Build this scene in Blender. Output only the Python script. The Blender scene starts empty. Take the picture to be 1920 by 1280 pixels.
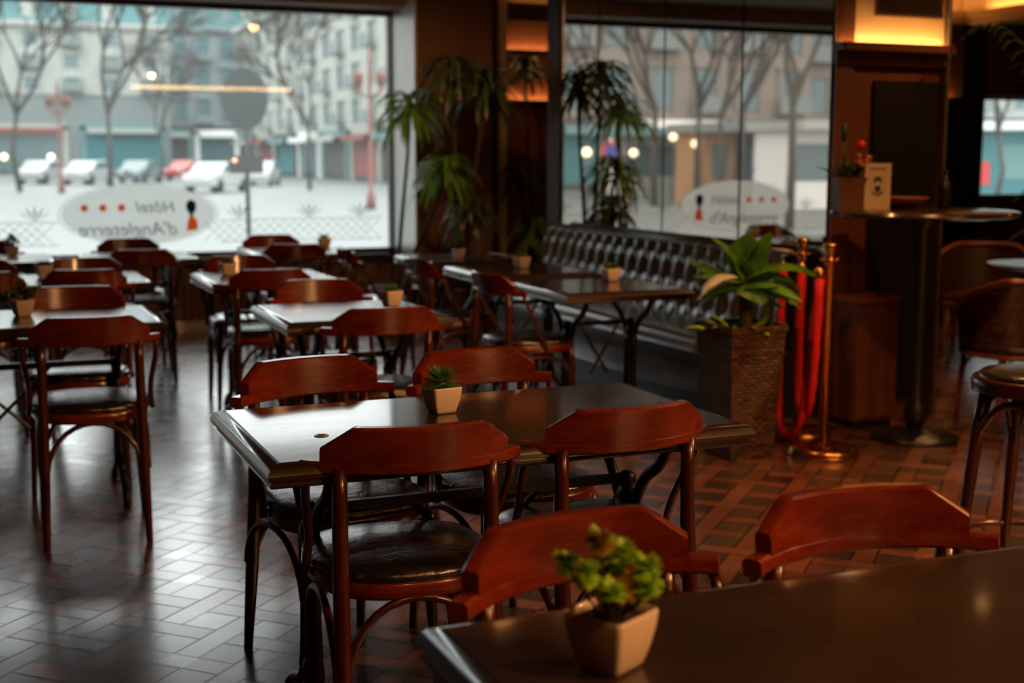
import bpy, math, random
from mathutils import Vector, Matrix
S = bpy.context.scene
COL = S.collection
PI = math.pi
R = math.radians
rnd = random.Random(7)

# ------------------------------------------------------------------ camera
F, PIT, YAW, ROL, CH = 2480.0, .1385, .3915, .0014, 1.40
_f = Vector((math.sin(YAW)*math.cos(PIT), math.cos(YAW)*math.cos(PIT), -math.sin(PIT)))
_r0 = Vector((math.cos(YAW), -math.sin(YAW), 0))
_u0 = _r0.cross(_f)
_r = _r0*math.cos(ROL) + _u0*math.sin(ROL)
_u = -_r0*math.sin(ROL) + _u0*math.cos(ROL)
cd = bpy.data.cameras.new('camera')
cam = bpy.data.objects.new('camera', cd)
COL.objects.link(cam)
m = Matrix((_r, _u, -_f)).transposed().to_4x4()
m.translation = Vector((0, 0, CH))
cam.matrix_world = m
cd.sensor_width = 36
cd.lens = F/1920*36
cd.clip_start, cd.clip_end = .05, 600
cd.dof.use_dof = True
cd.dof.focus_distance = 3.0
cd.dof.aperture_fstop = 2.9
S.camera = cam

def at(px, py, depth):
    """world point that sits at photo position px,py at a given forward depth"""
    return Vector((0, 0, CH)) + depth*((px-960)/F*_r - (py-640)/F*_u + _f)

# ------------------------------------------------------------------ world, exposure
W = bpy.data.worlds.new('overcast')
S.world = W
W.use_nodes = True
bg = W.node_tree.nodes['Background']
bg.inputs[0].default_value = (1.0, .98, .965, 1)
bg.inputs[1].default_value = 4.3
S.view_settings.view_transform = 'Standard'
S.view_settings.look = 'None'
S.view_settings.gamma = 1
S.view_settings.use_curve_mapping = False
S.view_settings.exposure = 0.0
S.cycles.use_denoising = True
S.cycles.max_bounces = 8
S.cycles.diffuse_bounces = 3
S.cycles.glossy_bounces = 5
S.cycles.transparent_max_bounces = 12
S.cycles.caustics_reflective = False
S.cycles.caustics_refractive = False
S.cycles.sample_clamp_indirect = 4

def area(name, loc, rot, sx, sy, power, col, portal=False, parent=None):
    l = bpy.data.lights.new(name, 'AREA')
    l.shape = 'RECTANGLE'; l.size = sx; l.size_y = sy; l.energy = power; l.color = col
    o = bpy.data.objects.new(name, l); COL.objects.link(o)
    o.location = loc; o.rotation_euler = rot
    if portal: l.cycles.is_portal = True
    if parent: o.parent = parent
    return o
# portals only guide the sampling of daylight through the two windows
area('window_portal', (.5, 11.45, 1.6), (-PI/2, 0, 0), 6.0, 2.1, 1, (1, 1, 1), True)
area('window_portal', (10.6, 11.45, 1.5), (-PI/2, 0, 0), 1.6, 1.15, 1, (1, 1, 1), True)

# ------------------------------------------------------------------ materials
class NT:
    def __init__(s, name):
        s.m = bpy.data.materials.new(name); s.m.use_nodes = True
        s.t = s.m.node_tree; s.b = s.t.nodes['Principled BSDF']; s.out = s.t.nodes['Material Output']
    def n(s, typ, **kw):
        x = s.t.nodes.new(typ)
        for k, v in kw.items(): setattr(x, k, v)
        return x
    def l(s, a, b): s.t.links.new(a, b)
    def set(s, sock, v):
        if hasattr(v, 'is_output'): s.l(v, sock)
        else: sock.default_value = v
    def ma(s, op, a, b=None, c=None):
        x = s.n('ShaderNodeMath', operation=op)
        s.set(x.inputs[0], a)
        if b is not None: s.set(x.inputs[1], b)
        if c is not None: s.set(x.inputs[2], c)
        return x.outputs[0]
    def mix(s, f, a, b):
        x = s.n('ShaderNodeMix', data_type='RGBA')
        s.set(x.inputs[0], f)
        s.set(x.inputs[6], a if hasattr(a, 'is_output') else (*a, 1))
        s.set(x.inputs[7], b if hasattr(b, 'is_output') else (*b, 1))
        return x.outputs[2]
    def coord(s, scale=(1, 1, 1), rot=(0, 0, 0)):
        c = s.n('ShaderNodeTexCoord'); mp = s.n('ShaderNodeMapping')
        mp.inputs['Scale'].default_value = scale; mp.inputs['Rotation'].default_value = rot
        s.l(c.outputs['Object'], mp.inputs[0]); return mp.outputs[0]
    def noise(s, vec, scale=5, detail=4, rough=.5):
        x = s.n('ShaderNodeTexNoise'); s.l(vec, x.inputs['Vector'])
        x.inputs['Scale'].default_value = scale; x.inputs['Detail'].default_value = detail
        x.inputs['Roughness'].default_value = rough
        return x.outputs[0]
    def ramp(s, f, p0, p1):
        x = s.n('ShaderNodeMapRange'); s.l(f, x.inputs[0])
        x.inputs[1].default_value = p0; x.inputs[2].default_value = p1; return x.outputs[0]
    def bump(s, h, strength=.2, dist=.01):
        x = s.n('ShaderNodeBump'); x.inputs['Strength'].default_value = strength
        x.inputs['Distance'].default_value = dist; s.l(h, x.inputs['Height'])
        s.l(x.outputs[0], s.b.inputs['Normal'])
    def p(s, **kw):
        for k, v in kw.items():
            s.set(s.b.inputs[k.replace('_', ' ')], (*v, 1) if isinstance(v, tuple) else v)
        return s

def plain(name, col, rough=.6, metal=0., var=.25, scale=8, coat=0., spec=.5):
    n = NT(name)
    v = n.noise(n.coord(), scale, 4)
    d = tuple(c*(1-var) for c in col); e = tuple(min(1, c*(1+var)) for c in col)
    n.p(Base_Color=n.mix(v, d, e), Roughness=rough, Metallic=metal)
    n.b.inputs['Coat Weight'].default_value = coat
    n.b.inputs['Specular IOR Level'].default_value = spec
    return n.m

def wood(name, c0, c1, rough=.3, coat=.4, axis=0, grain=14, spec=.5, bump=.05, ior=1.5, rv=.14):
    n = NT(name)
    sc = [3.0*grain/14]*3; sc[axis] = .35*grain/14
    v = n.coord(tuple(s*4 for s in sc))
    a = n.noise(v, 4, 6, .65)
    b = n.noise(n.coord(), 3.5, 3)
    f = n.ramp(n.ma('ADD', n.ma('MULTIPLY', a, .5), n.ma('MULTIPLY', b, .65)), .36, .80)
    n.p(Base_Color=n.mix(f, c0, c1), Roughness=n.ma('ADD', rough-rv*.43, n.ma('MULTIPLY', a, rv)))
    n.b.inputs['Coat Weight'].default_value = coat
    n.b.inputs['Coat Roughness'].default_value = max(.06, rough-.14)
    n.b.inputs['Specular IOR Level'].default_value = spec
    n.b.inputs['Coat IOR'].default_value = ior
    n.bump(a, bump, .003)
    return n.m

def emit(name, col, strength, base=(.8, .7, .5)):
    n = NT(name)
    n.p(Base_Color=base, Roughness=.5)
    n.b.inputs['Emission Color'].default_value = (*col, 1)
    n.b.inputs['Emission Strength'].default_value = strength
    return n.m

M = {}
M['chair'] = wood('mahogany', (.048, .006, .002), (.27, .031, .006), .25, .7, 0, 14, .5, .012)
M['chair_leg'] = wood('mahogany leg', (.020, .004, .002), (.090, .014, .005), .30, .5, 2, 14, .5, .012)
M['end_grain'] = wood('dark end grain', (.010, .004, .003), (.03, .009, .005), .4, .2, 1)
M['table'] = wood('dark stained table', (.022, .014, .010), (.058, .037, .027), .21, .55, 0, 18, .75, .02, 1.5)
M['table_edge'] = wood('dark stained edge', (.016, .009, .006), (.045, .024, .015), .24, .8, 0, 18, .6, .0, 1.5, .02)
M['iron'] = plain('black cast iron', (.010, .009, .009), .38, .4, .2, 30)
M['pot'] = plain('glazed pot', (.80, .66, .53), .35, 0, .05, 10, .3)
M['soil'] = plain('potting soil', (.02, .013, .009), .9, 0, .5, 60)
def leafmat(name, a, b, rough=.4):
    n = NT(name)
    v = n.noise(n.coord(), 14, 3)
    n.p(Base_Color=n.mix(n.ramp(v, .3, .7), a, b), Roughness=rough)
    n.b.inputs['Subsurface Weight'].default_value = 0
    tr = n.n('ShaderNodeBsdfTranslucent'); n.set(tr.inputs[0], (*[min(1, c*1.6) for c in b], 1))
    mx = n.n('ShaderNodeMixShader'); mx.inputs[0].default_value = .25
    n.l(n.b.outputs[0], mx.inputs[1]); n.l(tr.outputs[0], mx.inputs[2]); n.l(mx.outputs[0], n.out.inputs[0])
    return n.m
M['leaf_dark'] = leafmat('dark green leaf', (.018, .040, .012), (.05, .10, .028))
M['leaf_spiky'] = leafmat('spiky green leaf', (.05, .17, .04), (.15, .38, .10))
M['leaf_bright'] = leafmat('fresh green leaf', (.22, .48, .02), (.48, .82, .06))
M['leaf_yellow'] = leafmat('yellow green leaf', (.14, .15, .012), (.34, .32, .03))
M['leaf_tip'] = leafmat('reddish leaf', (.2, .10, .02), (.42, .24, .06))
M['leaf_mid'] = leafmat('mid green leaf', (.04, .13, .014), (.13, .32, .035))
M['leaf_white'] = leafmat('pale leaf', (.45, .47, .42), (.7, .7, .66))
M['bark'] = plain('bark', (.055, .036, .022), .85, 0, .5, 25)
M['brass'] = plain('polished brass', (.72, .36, .10), .22, 1., .15, 20)
M['velvet'] = plain('red velvet', (.62, .008, .010), .8, 0, .35, 60)
M['steel'] = plain('brushed steel', (.5, .48, .45), .35, 1., .1, 20)
M['black'] = plain('black lacquer', (.008, .007, .007), .35, 0, .3, 20)
M['orange_wood'] = wood('orange brown wood', (.16, .035, .010), (.34, .085, .022), .35, .4, 0)

def leather():
    n = NT('black leather')
    v = n.coord()
    a = n.noise(v, 9, 6, .6); b = n.noise(v, 70, 3, .6)
    n.p(Base_Color=n.mix(a, (.006, .005, .005), (.022, .020, .019)), Roughness=n.ma('ADD', .15, n.ma('MULTIPLY', a, .20)))
    n.b.inputs['Coat Weight'].default_value = .45
    n.b.inputs['Coat Roughness'].default_value = .22
    n.b.inputs['Specular IOR Level'].default_value = 1.0
    n.bump(n.ma('ADD', n.ma('MULTIPLY', a, 1.), n.ma('MULTIPLY', b, .15)), .45, .02)
    return n.m
M['leather'] = leather()
M['bench_leather'] = plain('polished bench leather', (.045, .050, .054), .34, 0, .3, 12, 1.0, 1.0)
M['bench_leather'].node_tree.nodes['Principled BSDF'].inputs['Coat IOR'].default_value = 1.8
M['bench_leather'].node_tree.nodes['Principled BSDF'].inputs['Coat Roughness'].default_value = .24

def floor_mat():
    n = NT('parquet lattice floor')
    c = n.n('ShaderNodeTexCoord'); sp = n.n('ShaderNodeSeparateXYZ'); n.l(c.outputs['Object'], sp.inputs[0])
    x, y = sp.outputs[0], sp.outputs[1]
    k = 1/(math.sqrt(2)*.205); s = .585; w = .021
    u = n.ma('ADD', n.ma('MULTIPLY', n.ma('ADD', x, y), k), 40.0-14.745+.29)
    v = n.ma('ADD', n.ma('MULTIPLY', n.ma('SUBTRACT', x, y), k), 60.0+13.366+.29)
    fu, fv = n.ma('FRACT', u), n.ma('FRACT', v); iu, iv = n.ma('FLOOR', u), n.ma('FLOOR', v)
    inU, inV = n.ma('GREATER_THAN', fv, s), n.ma('GREATER_THAN', fu, s)
    odd = n.ma('MODULO', n.ma('ADD', iu, iv), 2.0); even = n.ma('SUBTRACT', 1.0, odd)
    def line(f):
        return n.ma('MAXIMUM', n.ma('LESS_THAN', n.ma('ABSOLUTE', n.ma('SUBTRACT', f, s)), w), n.ma('GREATER_THAN', f, 1-w*1.4))
    seam = n.ma('MAXIMUM', n.ma('MULTIPLY', line(fu), n.ma('SUBTRACT', 1.0, n.ma('MULTIPLY', inU, even))),
                n.ma('MULTIPLY', line(fv), n.ma('SUBTRACT', 1.0, n.ma('MULTIPLY', inV, odd))))
    square = n.ma('MULTIPLY', n.ma('SUBTRACT', 1.0, inU), n.ma('SUBTRACT', 1.0, inV))
    cb = n.n('ShaderNodeCombineXYZ')
    n.l(n.ma('ADD', iu, n.ma('MULTIPLY', inU, 31.0)), cb.inputs[0]); n.l(n.ma('ADD', iv, n.ma('MULTIPLY', inV, 17.0)), cb.inputs[1])
    wn = n.n('ShaderNodeTexWhiteNoise'); n.l(cb.outputs[0], wn.inputs[0]); rv = wn.outputs[0]
    co = n.coord()
    big = n.noise(co, 22, 6, .7); fl = n.ramp(n.noise(co, 55, 5, .75), .56, .70)
    plank = n.mix(n.ma('ADD', n.ma('MULTIPLY', rv, .5), n.ma('MULTIPLY', big, .5)), (.105, .038, .021), (.25, .098, .055))
    plank = n.mix(n.ma('MULTIPLY', fl, .30), plank, (.36, .25, .19))
    sq = n.mix(rv, (.034, .024, .020), (.080, .056, .046))
    col = n.mix(square, plank, sq)
    col = n.mix(seam, col, (.008, .005, .004))
    rough = n.ma('ADD', .32, n.ma('ADD', n.ma('MULTIPLY', fl, .12), n.ma('MULTIPLY', n.ma('SUBTRACT', rv, .5), .20)))
    n.p(Base_Color=col, Roughness=rough)
    n.set(n.b.inputs['Coat Weight'], n.ma('SUBTRACT', 1.0, n.ma('MULTIPLY', seam, .85))); n.b.inputs['Coat Roughness'].default_value = .20; n.b.inputs['Coat IOR'].default_value = 2.1
    n.b.inputs['Specular IOR Level'].default_value = .9
    n.bump(n.ma('SUBTRACT', n.ma('MULTIPLY', big, .12), seam), .25, .002)
    return n.m
M['floor'] = floor_mat()

def wicker(name, c0, c1, sc=70, strength=.7):
    n = NT(name)
    def wave(rot):
        x = n.n('ShaderNodeTexWave', wave_type='BANDS', bands_direction='DIAGONAL')
        n.l(n.coord((1, 1, 1), rot), x.inputs['Vector']); x.inputs['Scale'].default_value = sc/6
        x.inputs['Distortion'].default_value = 1.2; x.inputs['Detail'].default_value = 1; return x.outputs[1]
    c = n.n('ShaderNodeTexCoord'); br = n.n('ShaderNodeTexBrick')
    mp = n.n('ShaderNodeMapping'); n.l(c.outputs['Object'], mp.inputs[0])
    sp = n.n('ShaderNodeSeparateXYZ'); n.l(mp.outputs[0], sp.inputs[0])
    cb = n.n('ShaderNodeCombineXYZ'); n.l(n.ma('ADD', sp.outputs[0], sp.outputs[1]), cb.inputs[0]); n.l(sp.outputs[2], cb.inputs[1])
    n.l(cb.outputs[0], br.inputs['Vector']); br.inputs['Scale'].default_value = sc/2
    br.inputs['Mortar Size'].default_value = .05; br.inputs['Brick Width'].default_value = .9; br.inputs['Row Height'].default_value = .35
    br.inputs['Mortar Smooth'].default_value = .6
    br.inputs['Color1'].default_value = (*c0, 1); br.inputs['Color2'].default_value = (*c1, 1)
    br.inputs['Mortar'].default_value = (.004, .002, .002, 1); br.inputs['Mortar Size'].default_value = .09
    n.p(Base_Color=br.outputs['Color'], Roughness=.36)
    n.bump(n.ma('SUBTRACT', 1.0, br.outputs['Fac']), strength, .006)
    return n.m
M['wicker'] = wicker('dark wicker', (.030, .015, .009), (.16, .070, .034), 40, 1.0)
M['rattan'] = wicker('rattan weave', (.05, .018, .008), (.16, .06, .022), 90, .4)

def glass_mat():
    n = NT('window glass')
    fr = n.n('ShaderNodeFresnel'); fr.inputs[0].default_value = 1.35
    tr = n.n('ShaderNodeBsdfTransparent'); tr.inputs[0].default_value = (.93, .97, .97, 1)
    gl = n.n('ShaderNodeBsdfGlossy'); gl.inputs['Roughness'].default_value = .0
    mx = n.n('ShaderNodeMixShader'); n.l(fr.outputs[0], mx.inputs[0]); n.l(tr.outputs[0], mx.inputs[1]); n.l(gl.outputs[0], mx.inputs[2])
    tl = n.n('ShaderNodeBsdfTranslucent'); tl.inputs[0].default_value = (.82, .90, .90, 1)
    m2 = n.n('ShaderNodeMixShader'); m2.inputs[0].default_value = .03  # faint translucent veil mixed in to imitate haze over the street view
    n.l(mx.outputs[0], m2.inputs[1]); n.l(tl.outputs[0], m2.inputs[2])
    n.l(m2.outputs[0], n.out.inputs[0]); return n.m
M['glass'] = glass_mat()
def decal(name, col, alpha):
    n = NT(name)
    tr = n.n('ShaderNodeBsdfTransparent'); tl = n.n('ShaderNodeBsdfTranslucent'); tl.inputs[0].default_value = (*col, 1)
    df = n.n('ShaderNodeBsdfDiffuse'); df.inputs[0].default_value = (*col, 1)
    a = n.n('ShaderNodeMixShader'); a.inputs[0].default_value = .15; n.l(tl.outputs[0], a.inputs[1]); n.l(df.outputs[0], a.inputs[2])
    mx = n.n('ShaderNodeMixShader'); mx.inputs[0].default_value = alpha; n.l(tr.outputs[0], mx.inputs[1]); n.l(a.outputs[0], mx.inputs[2])
    n.l(mx.outputs[0], n.out.inputs[0]); return n.m
M['decal'] = decal('frosted decal', (.92, .94, .92), .75)
M['decal_grey'] = decal('grey decal lettering', (.28, .30, .30), .8)
M['decal_line'] = decal('grey decal line', (.35, .38, .38), .5)
M['decal_orange'] = decal('orange decal', (.95, .26, .08), .9)
M['decal_black'] = decal('black decal', (.03, .03, .035), .92)
def mirror_mat(name, tint):
    n = NT(name); n.p(Base_Color=tint, Metallic=1.0, Roughness=.015); return n.m
M['mirror'] = mirror_mat('warm tinted mirror', (.60, .52, .47))
M['wall'] = plain('brown plaster', (.10, .052, .030), .7, 0, .2, 4)
M['pillar'] = plain('brown pillar panel', (.15, .075, .042), .55, 0, .25, 3)
M['jamb'] = plain('satin aluminium jamb', (.80, .79, .77), .38, .85, .04, 6)
M['darkframe'] = plain('dark bronze frame', (.022, .015, .012), .4, .2, .2, 10)
M['valance'] = plain('taupe valance', (.50, .37, .30), .7, 0, .1, 6)
M['ceiling'] = plain('ceiling paint', (.32, .24, .17), .8, 0, .05, 2)
M['cream'] = plain('cream cove paint', (.75, .50, .24), .7, 0, .05, 2)
M['wain'] = wood('brown slat panel', (.09, .045, .03), (.21, .11, .075), .5, .1, 2)
M['wallwood'] = wood('brown veneer', (.085, .025, .010), (.16, .05, .02), .4, .3, 2)
M['warm_strip'] = emit('warm cove strip', (1, .55, .20), 32)
M['warm_strip_soft'] = emit('soft warm strip', (1, .50, .14), 30)
M['warm_lens'] = emit('warm lamp lens', (1, .58, .24), 3)
M['bright_lens'] = emit('bright lamp lens', (1, .50, .16), 11)
M['card'] = plain('cream card', (.70, .55, .36), .6, 0, .05, 6)
M['white'] = plain('white paint', (.75, .75, .74), .5, 0, .05, 6)

# ------------------------------------------------------------------ mesh helpers
class MB:
    def __init__(s): s.v = []; s.f = []
    def add(s, vs, fs):
        o = len(s.v); s.v += [Vector(v) for v in vs]; s.f += [tuple(i+o for i in f) for f in fs]; return s
    def box(s, x0, x1, y0, y1, z0, z1):
        v = [(x0, y0, z0), (x1, y0, z0), (x1, y1, z0), (x0, y1, z0), (x0, y0, z1), (x1, y0, z1), (x1, y1, z1), (x0, y1, z1)]
        return s.add(v, [(3, 2, 1, 0), (4, 5, 6, 7), (0, 1, 5, 4), (1, 2, 6, 5), (2, 3, 7, 6), (3, 0, 4, 7)])
    def rings(s, rs, closed=False, cap=True):
        n = len(rs[0]); v = [p for r in rs for p in r]; f = []
        k = len(rs)
        for i in range(k if closed else k-1):
            for j in range(n):
                a, b = i*n+j, i*n+(j+1) % n; c, d = ((i+1) % k)*n+(j+1) % n, ((i+1) % k)*n+j
                f.append((a, b, c, d))
        if cap and not closed:
            f.append(tuple(range(n))[::-1]); f.append(tuple((k-1)*n+j for j in range(n)))
        return s.add(v, f)
    def tube(s, path, rad, n=8, closed=False, flat=1.0):
        path = [Vector(p) for p in path]; k = len(path)
        if not isinstance(rad, (list, tuple)): rad = [rad]*k
        rs = []; up = None
        for i in range(k):
            if closed: t = path[(i+1) % k]-path[i-1]
            else: t = path[min(i+1, k-1)]-path[max(i-1, 0)]
            t.normalize()
            if up is None:
                up = Vector((0, 0, 1)) if abs(t.z) < .9 else Vector((1, 0, 0))
            a = t.cross(up)
            if a.length < 1e-4: a = t.orthogonal()
            a.normalize(); b = a.cross(t).normalized(); up = b
            rs.append([path[i]+rad[i]*(math.cos(2*PI*j/n)*a*flat+math.sin(2*PI*j/n)*b) for j in range(n)])
        return s.rings(rs, closed)
    def lathe(s, prof, c=(0, 0, 0), n=24):
        c = Vector(c); rs = [[c+Vector((r*math.cos(2*PI*j/n), r*math.sin(2*PI*j/n), z)) for j in range(n)] for r, z in prof]
        return s.rings(rs)
    def ext(s, poly, d):
        """extrude a planar polygon (list of points) along vector d"""
        d = Vector(d); a = [Vector(p) for p in poly]; n = len(a)
        return s.add(a+[p+d for p in a], [tuple(range(n))[::-1], tuple(range(n, 2*n))]+[(i, (i+1) % n, n+(i+1) % n, n+i) for i in range(n)])
    def ball(s, c, r, n=8, sc=(1, 1, 1)):
        c = Vector(c); rs = []
        for i in range(1, n):
            t = PI*i/n
            rs.append([c+Vector((r*sc[0]*math.sin(t)*math.cos(2*PI*j/n), r*sc[1]*math.sin(t)*math.sin(2*PI*j/n), -r*sc[2]*math.cos(t))) for j in range(n)])
        return s.rings(rs)
    def leaf(s, base, az, length, width, e0, e1, n=6, fold=.25, twist=0.):
        """a strip leaf that leaves base at elevation e0 and bends to e1"""
        p = Vector(base); rows = []
        side = Vector((-math.sin(az), math.cos(az), 0))
        for i in range(n+1):
            t = i/n; e = e0+(e1-e0)*t**.8
            d = Vector((math.cos(az)*math.cos(e), math.sin(az)*math.cos(e), math.sin(e)))
            nn = d.cross(side)
            w = width*(math.sin(PI*min(.97, .12+.85*t))**.7)*.5
            sd = side*math.cos(twist*t)+nn*math.sin(twist*t)
            rows.append([p-sd*w-nn*w*fold, p.copy(), p+sd*w-nn*w*fold])
            p = p+d*(length/n)
        v = [q for r in rows for q in r]; f = []
        for i in range(n):
            for j in range(2):
                a = i*3+j; f.append((a, a+1, a+4, a+3))
        return s.add(v, f)
    def build(s, name, mat, parent=None, smooth=True, loc=None, bevel=0, auto=None):
        me = bpy.data.meshes.new(name); me.from_pydata([tuple(v) for v in s.v], [], s.f); me.update()
        me.materials.append(mat)
        if smooth: me.polygons.foreach_set('use_smooth', [True]*len(me.polygons))
        o = bpy.data.objects.new(name, me); COL.objects.link(o)
        if smooth and auto is not None:
            try: me.set_sharp_from_angle(angle=R(auto))
            except Exception: pass
        if bevel:
            b = o.modifiers.new('bevel', 'BEVEL'); b.width = bevel; b.segments = 2; b.limit_method = 'ANGLE'
        if loc is not None: o.location = loc
        if parent: o.parent = parent
        return o

KIDS = {}
def thing(name, label, cat, loc=(0, 0, 0), rz=0, group=None):
    o = bpy.data.objects.new(name, None); COL.objects.link(o); o.empty_display_size = .1
    o.location = loc; o.rotation_euler = (0, 0, rz)
    o['label'] = label; o['category'] = cat
    if group: o['group'] = group
    return o
def tag(o, label, cat, group=None):
    o['label'] = label; o['category'] = cat
    if group: o['group'] = group
    return o
def struct(o):
    o['kind'] = 'structure'; return o
def dup(root, label, loc=None, rz=None, group=None, scale=None):
    def cp(o, par):
        c = o.copy(); COL.objects.link(c)
        if par: c.parent = par
        for ch in list(o.children): cp(ch, c)
        return c
    c = cp(root, None)
    c['label'] = label
    if group: c['group'] = group
    if loc is not None: c.location = loc
    if rz is not None: c.rotation_euler = (0, 0, rz)
    if scale: c.scale = scale
    return c
def arc(c, r, a0, a1, n, plane='xz'):
    out = []
    for i in range(n+1):
        a = a0+(a1-a0)*i/n; p = r*math.cos(a), r*math.sin(a)
        q = {'xz': (p[0], 0, p[1]), 'yz': (0, p[0], p[1]), 'xy': (p[0], p[1], 0)}[plane]
        out.append(Vector(c)+Vector(q))
    return out
def bez(p0, p1, p2, p3, n=10):
    p0, p1, p2, p3 = map(Vector, (p0, p1, p2, p3)); o = []
    for i in range(n+1):
        t = i/n; o.append(p0*(1-t)**3+3*p1*t*(1-t)**2+3*p2*t*t*(1-t)+p3*t**3)
    return o
def text(body, size, mat, name, parent, loc, rot, flip=False, shear=.25, depth=.001):
    cu = bpy.data.curves.new(name, 'FONT'); cu.body = body; cu.size = size; cu.align_x = 'CENTER'; cu.align_y = 'CENTER'
    cu.extrude = depth; cu.shear = shear
    t = bpy.data.objects.new(name, cu); COL.objects.link(t)
    dg = bpy.context.evaluated_depsgraph_get()
    me = bpy.data.meshes.new_from_object(t.evaluated_get(dg))
    bpy.data.objects.remove(t)
    if flip:
        for v in me.vertices: v.co.x = -v.co.x
        me.flip_normals()
    me.materials.clear(); me.materials.append(mat)
    o = bpy.data.objects.new(name, me); COL.objects.link(o)
    o.parent = parent; o.location = loc; o.rotation_euler = rot
    return o

# ================================================================== THE ROOM
YW = 11.2            # window wall
XM = 4.18            # mirror partition
CL, CHI = 2.78, 3.12 # ceilings
XL, XR, YB = -2.6, 12.0, -4.2
struct(MB().box(XL-.2, XR+.2, YB-.2, YW+.25, -.1, 0).build('floor', M['floor'], smooth=False))
c = MB(); c.box(XL-.2, XM+.12, YB-.2, YW+.4, CL, CL+.15)
c.box(XM+.12, 9.72, YB-.2, YW+.4, CHI, CHI+.15)
c.box(9.72, XR+.2, YB-.2, YW+.4, CL, CL+.5)
c.box(XM-.05, XM+.12, YB-.2, YW+.4, CL, CHI+.1)
struct(c.build('ceiling', M['ceiling'], smooth=False))
# window wall: below sill, pillar, right part with the second opening
w = MB()
w.box(XL-.2, 3.5, YW, YW+.25, 0, .56)
w.box(XL-.2, 3.5, YW, YW+.25, 2.64, CL)
w.box(XL-.2, XL+.1, YW, YW+.25, .56, 2.64)
w.box(4.19, 9.95, YW+.05, YW+.25, 0, CHI)
w.box(9.95, XR+.2, YW+.05, YW+.25, 0, .97)
w.box(9.95, XR+.2, YW+.05, YW+.25, 2.05, CHI)
w.box(11.3, XR+.2, YW+.05, YW+.25, .97, 2.05)
struct(w.build('wall_front', M['wall'], smooth=False))
struct(MB().box(3.52, 4.19, 10.60, YW+.25, 0, CL).build('wall_pillar', M['pillar'], smooth=False))
struct(MB().box(XL-.2, XL, YB, YW, 0, CL).build('wall_left', M['wall'], smooth=False))
struct(MB().box(XL-.2, XR+.2, YB-.2, YB, 0, CHI).build('wall_back', M['wall'], smooth=False))
struct(MB().box(XR, XR+.2, YB, YW+.05, 0, CHI).build('wall_right', M['wall'], smooth=False))
struct(MB().box(XM+.012, XM+.12, 5.78, 9.17, 0, CL).build('wall_mirror', M['wallwood'], smooth=False))
struct(MB().box(XM-.01, XM+.13, 9.17, 9.40, 0, CL).build('trim_1', M['darkframe'], smooth=False))
# window 1
win = struct(MB().box(XL+.1, 3.5, YW+.02, YW+.10, .56, .61).build('window_1', M['darkframe'], smooth=False))
MB().box(XL+.1, 3.5, YW+.02, YW+.10, 2.60, 2.64).build('window_head', M['darkframe'], win, False)
MB().box(3.485, 3.5, YW+.02, YW+.10, .61, 2.60).build('window_jamb', M['darkframe'], win, False)
MB().box(XL+.1, XL+.15, YW+.02, YW+.10, .61, 2.60).build('window_jamb', M['darkframe'], win, False)
MB().box(XL+.15, 3.485, YW+.055, YW+.063, .61, 2.60).build('window_pane', M['glass'], win, False)
struct(MB().box(3.50, 3.52, 10.60, YW+.05, 0, CL).build('trim_2', M['jamb'], smooth=False))
struct(MB().box(XL, 3.5, YW-.32, YW-.02, 2.645, CL).build('trim_3', M['valance'], smooth=False))
sl = MB(); x = XL+.05
sl.box(XL, 3.5, YW-.08, YW, .05, .53)
while x < 3.44:
    sl.box(x, x+.045, YW-.10, YW-.08, .06, .53); x += .06
struct(sl.build('wall_wainscot', M['wain'], smooth=False))
struct(MB().box(XL, 3.5, YW-.16, YW+.02, .53, .57).build('trim_4', M['table_edge'], smooth=False))
struct(MB().box(XL, 3.5, YW-.13, YW, 0, .05).build('baseboard_front', M['jamb'], smooth=False))
# window 2 (far right)
w2 = struct(MB().box(9.95, 11.3, YW+.08, YW+.16, .97, 1.01).build('window_2', M['darkframe'], smooth=False))
MB().box(9.95, 11.3, YW+.08, YW+.16, 2.01, 2.05).build('window_head', M['white'], w2, False)
MB().box(9.95, 9.99, YW+.08, YW+.16, 1.01, 2.01).build('window_jamb', M['darkframe'], w2, False)
MB().box(11.26, 11.3, YW+.08, YW+.16, 1.01, 2.01).build('window_jamb', M['darkframe'], w2, False)
MB().box(9.99, 11.26, YW+.115, YW+.123, 1.01, 2.01).build('window_pane', M['glass'], w2, False)
# right-hand back wall: veneer panels, dark post, light ledge, cornice and beam
struct(MB().box(4.44, 9.62, YW-.03, YW+.05, 0, 2.60).build('wall_panelling', M['wallwood'], smooth=False))
struct(MB().box(9.62, 9.93, YW-.10, YW+.05, 0, 2.74).build('trim_5', M['darkframe'], smooth=False))
struct(MB().box(9.93, XR, YW-.02, YW+.05, 2.05, 2.74).build('trim_6', M['pillar'], smooth=False))
struct(MB().box(5.0, 9.62, YW-.10, YW-.03, 0, 1.98).build('wall_dado', M['black'], smooth=False))
co = MB(); co.box(4.44, 9.72, YW-.10, YW+.05, 2.60, 2.76)
struct(co.build('trim_7', M['darkframe'], smooth=False))
co = MB(); co.box(4.44, 9.60, YW-.14, YW+.05, 2.76, 2.80); co.box(4.44, 9.60, YW-.19, YW+.05, 2.80, 2.84)
co.box(4.44, 9.60, YW-.19, YW-.175, 2.84, 2.875); co.box(9.55, 9.565, YB, YW, 2.84, 2.875); co.box(9.60, 9.80, YB, YW, 2.76, 2.80); co.box(9.55, 9.80, YB, YW, 2.80, 2.84); co.box(9.66, 9.80, YB, YW, 2.84, CHI)
co.box(4.44, 9.72, YW+.02, YW+.05, 2.84, CHI)
struct(co.build('trim_8', M['cream'], smooth=False))
st = MB().box(5.2, 9.45, YW-.16, YW-.13, 2.842, 2.855).build('cove_light', M['warm_strip'], smooth=False)
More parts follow.
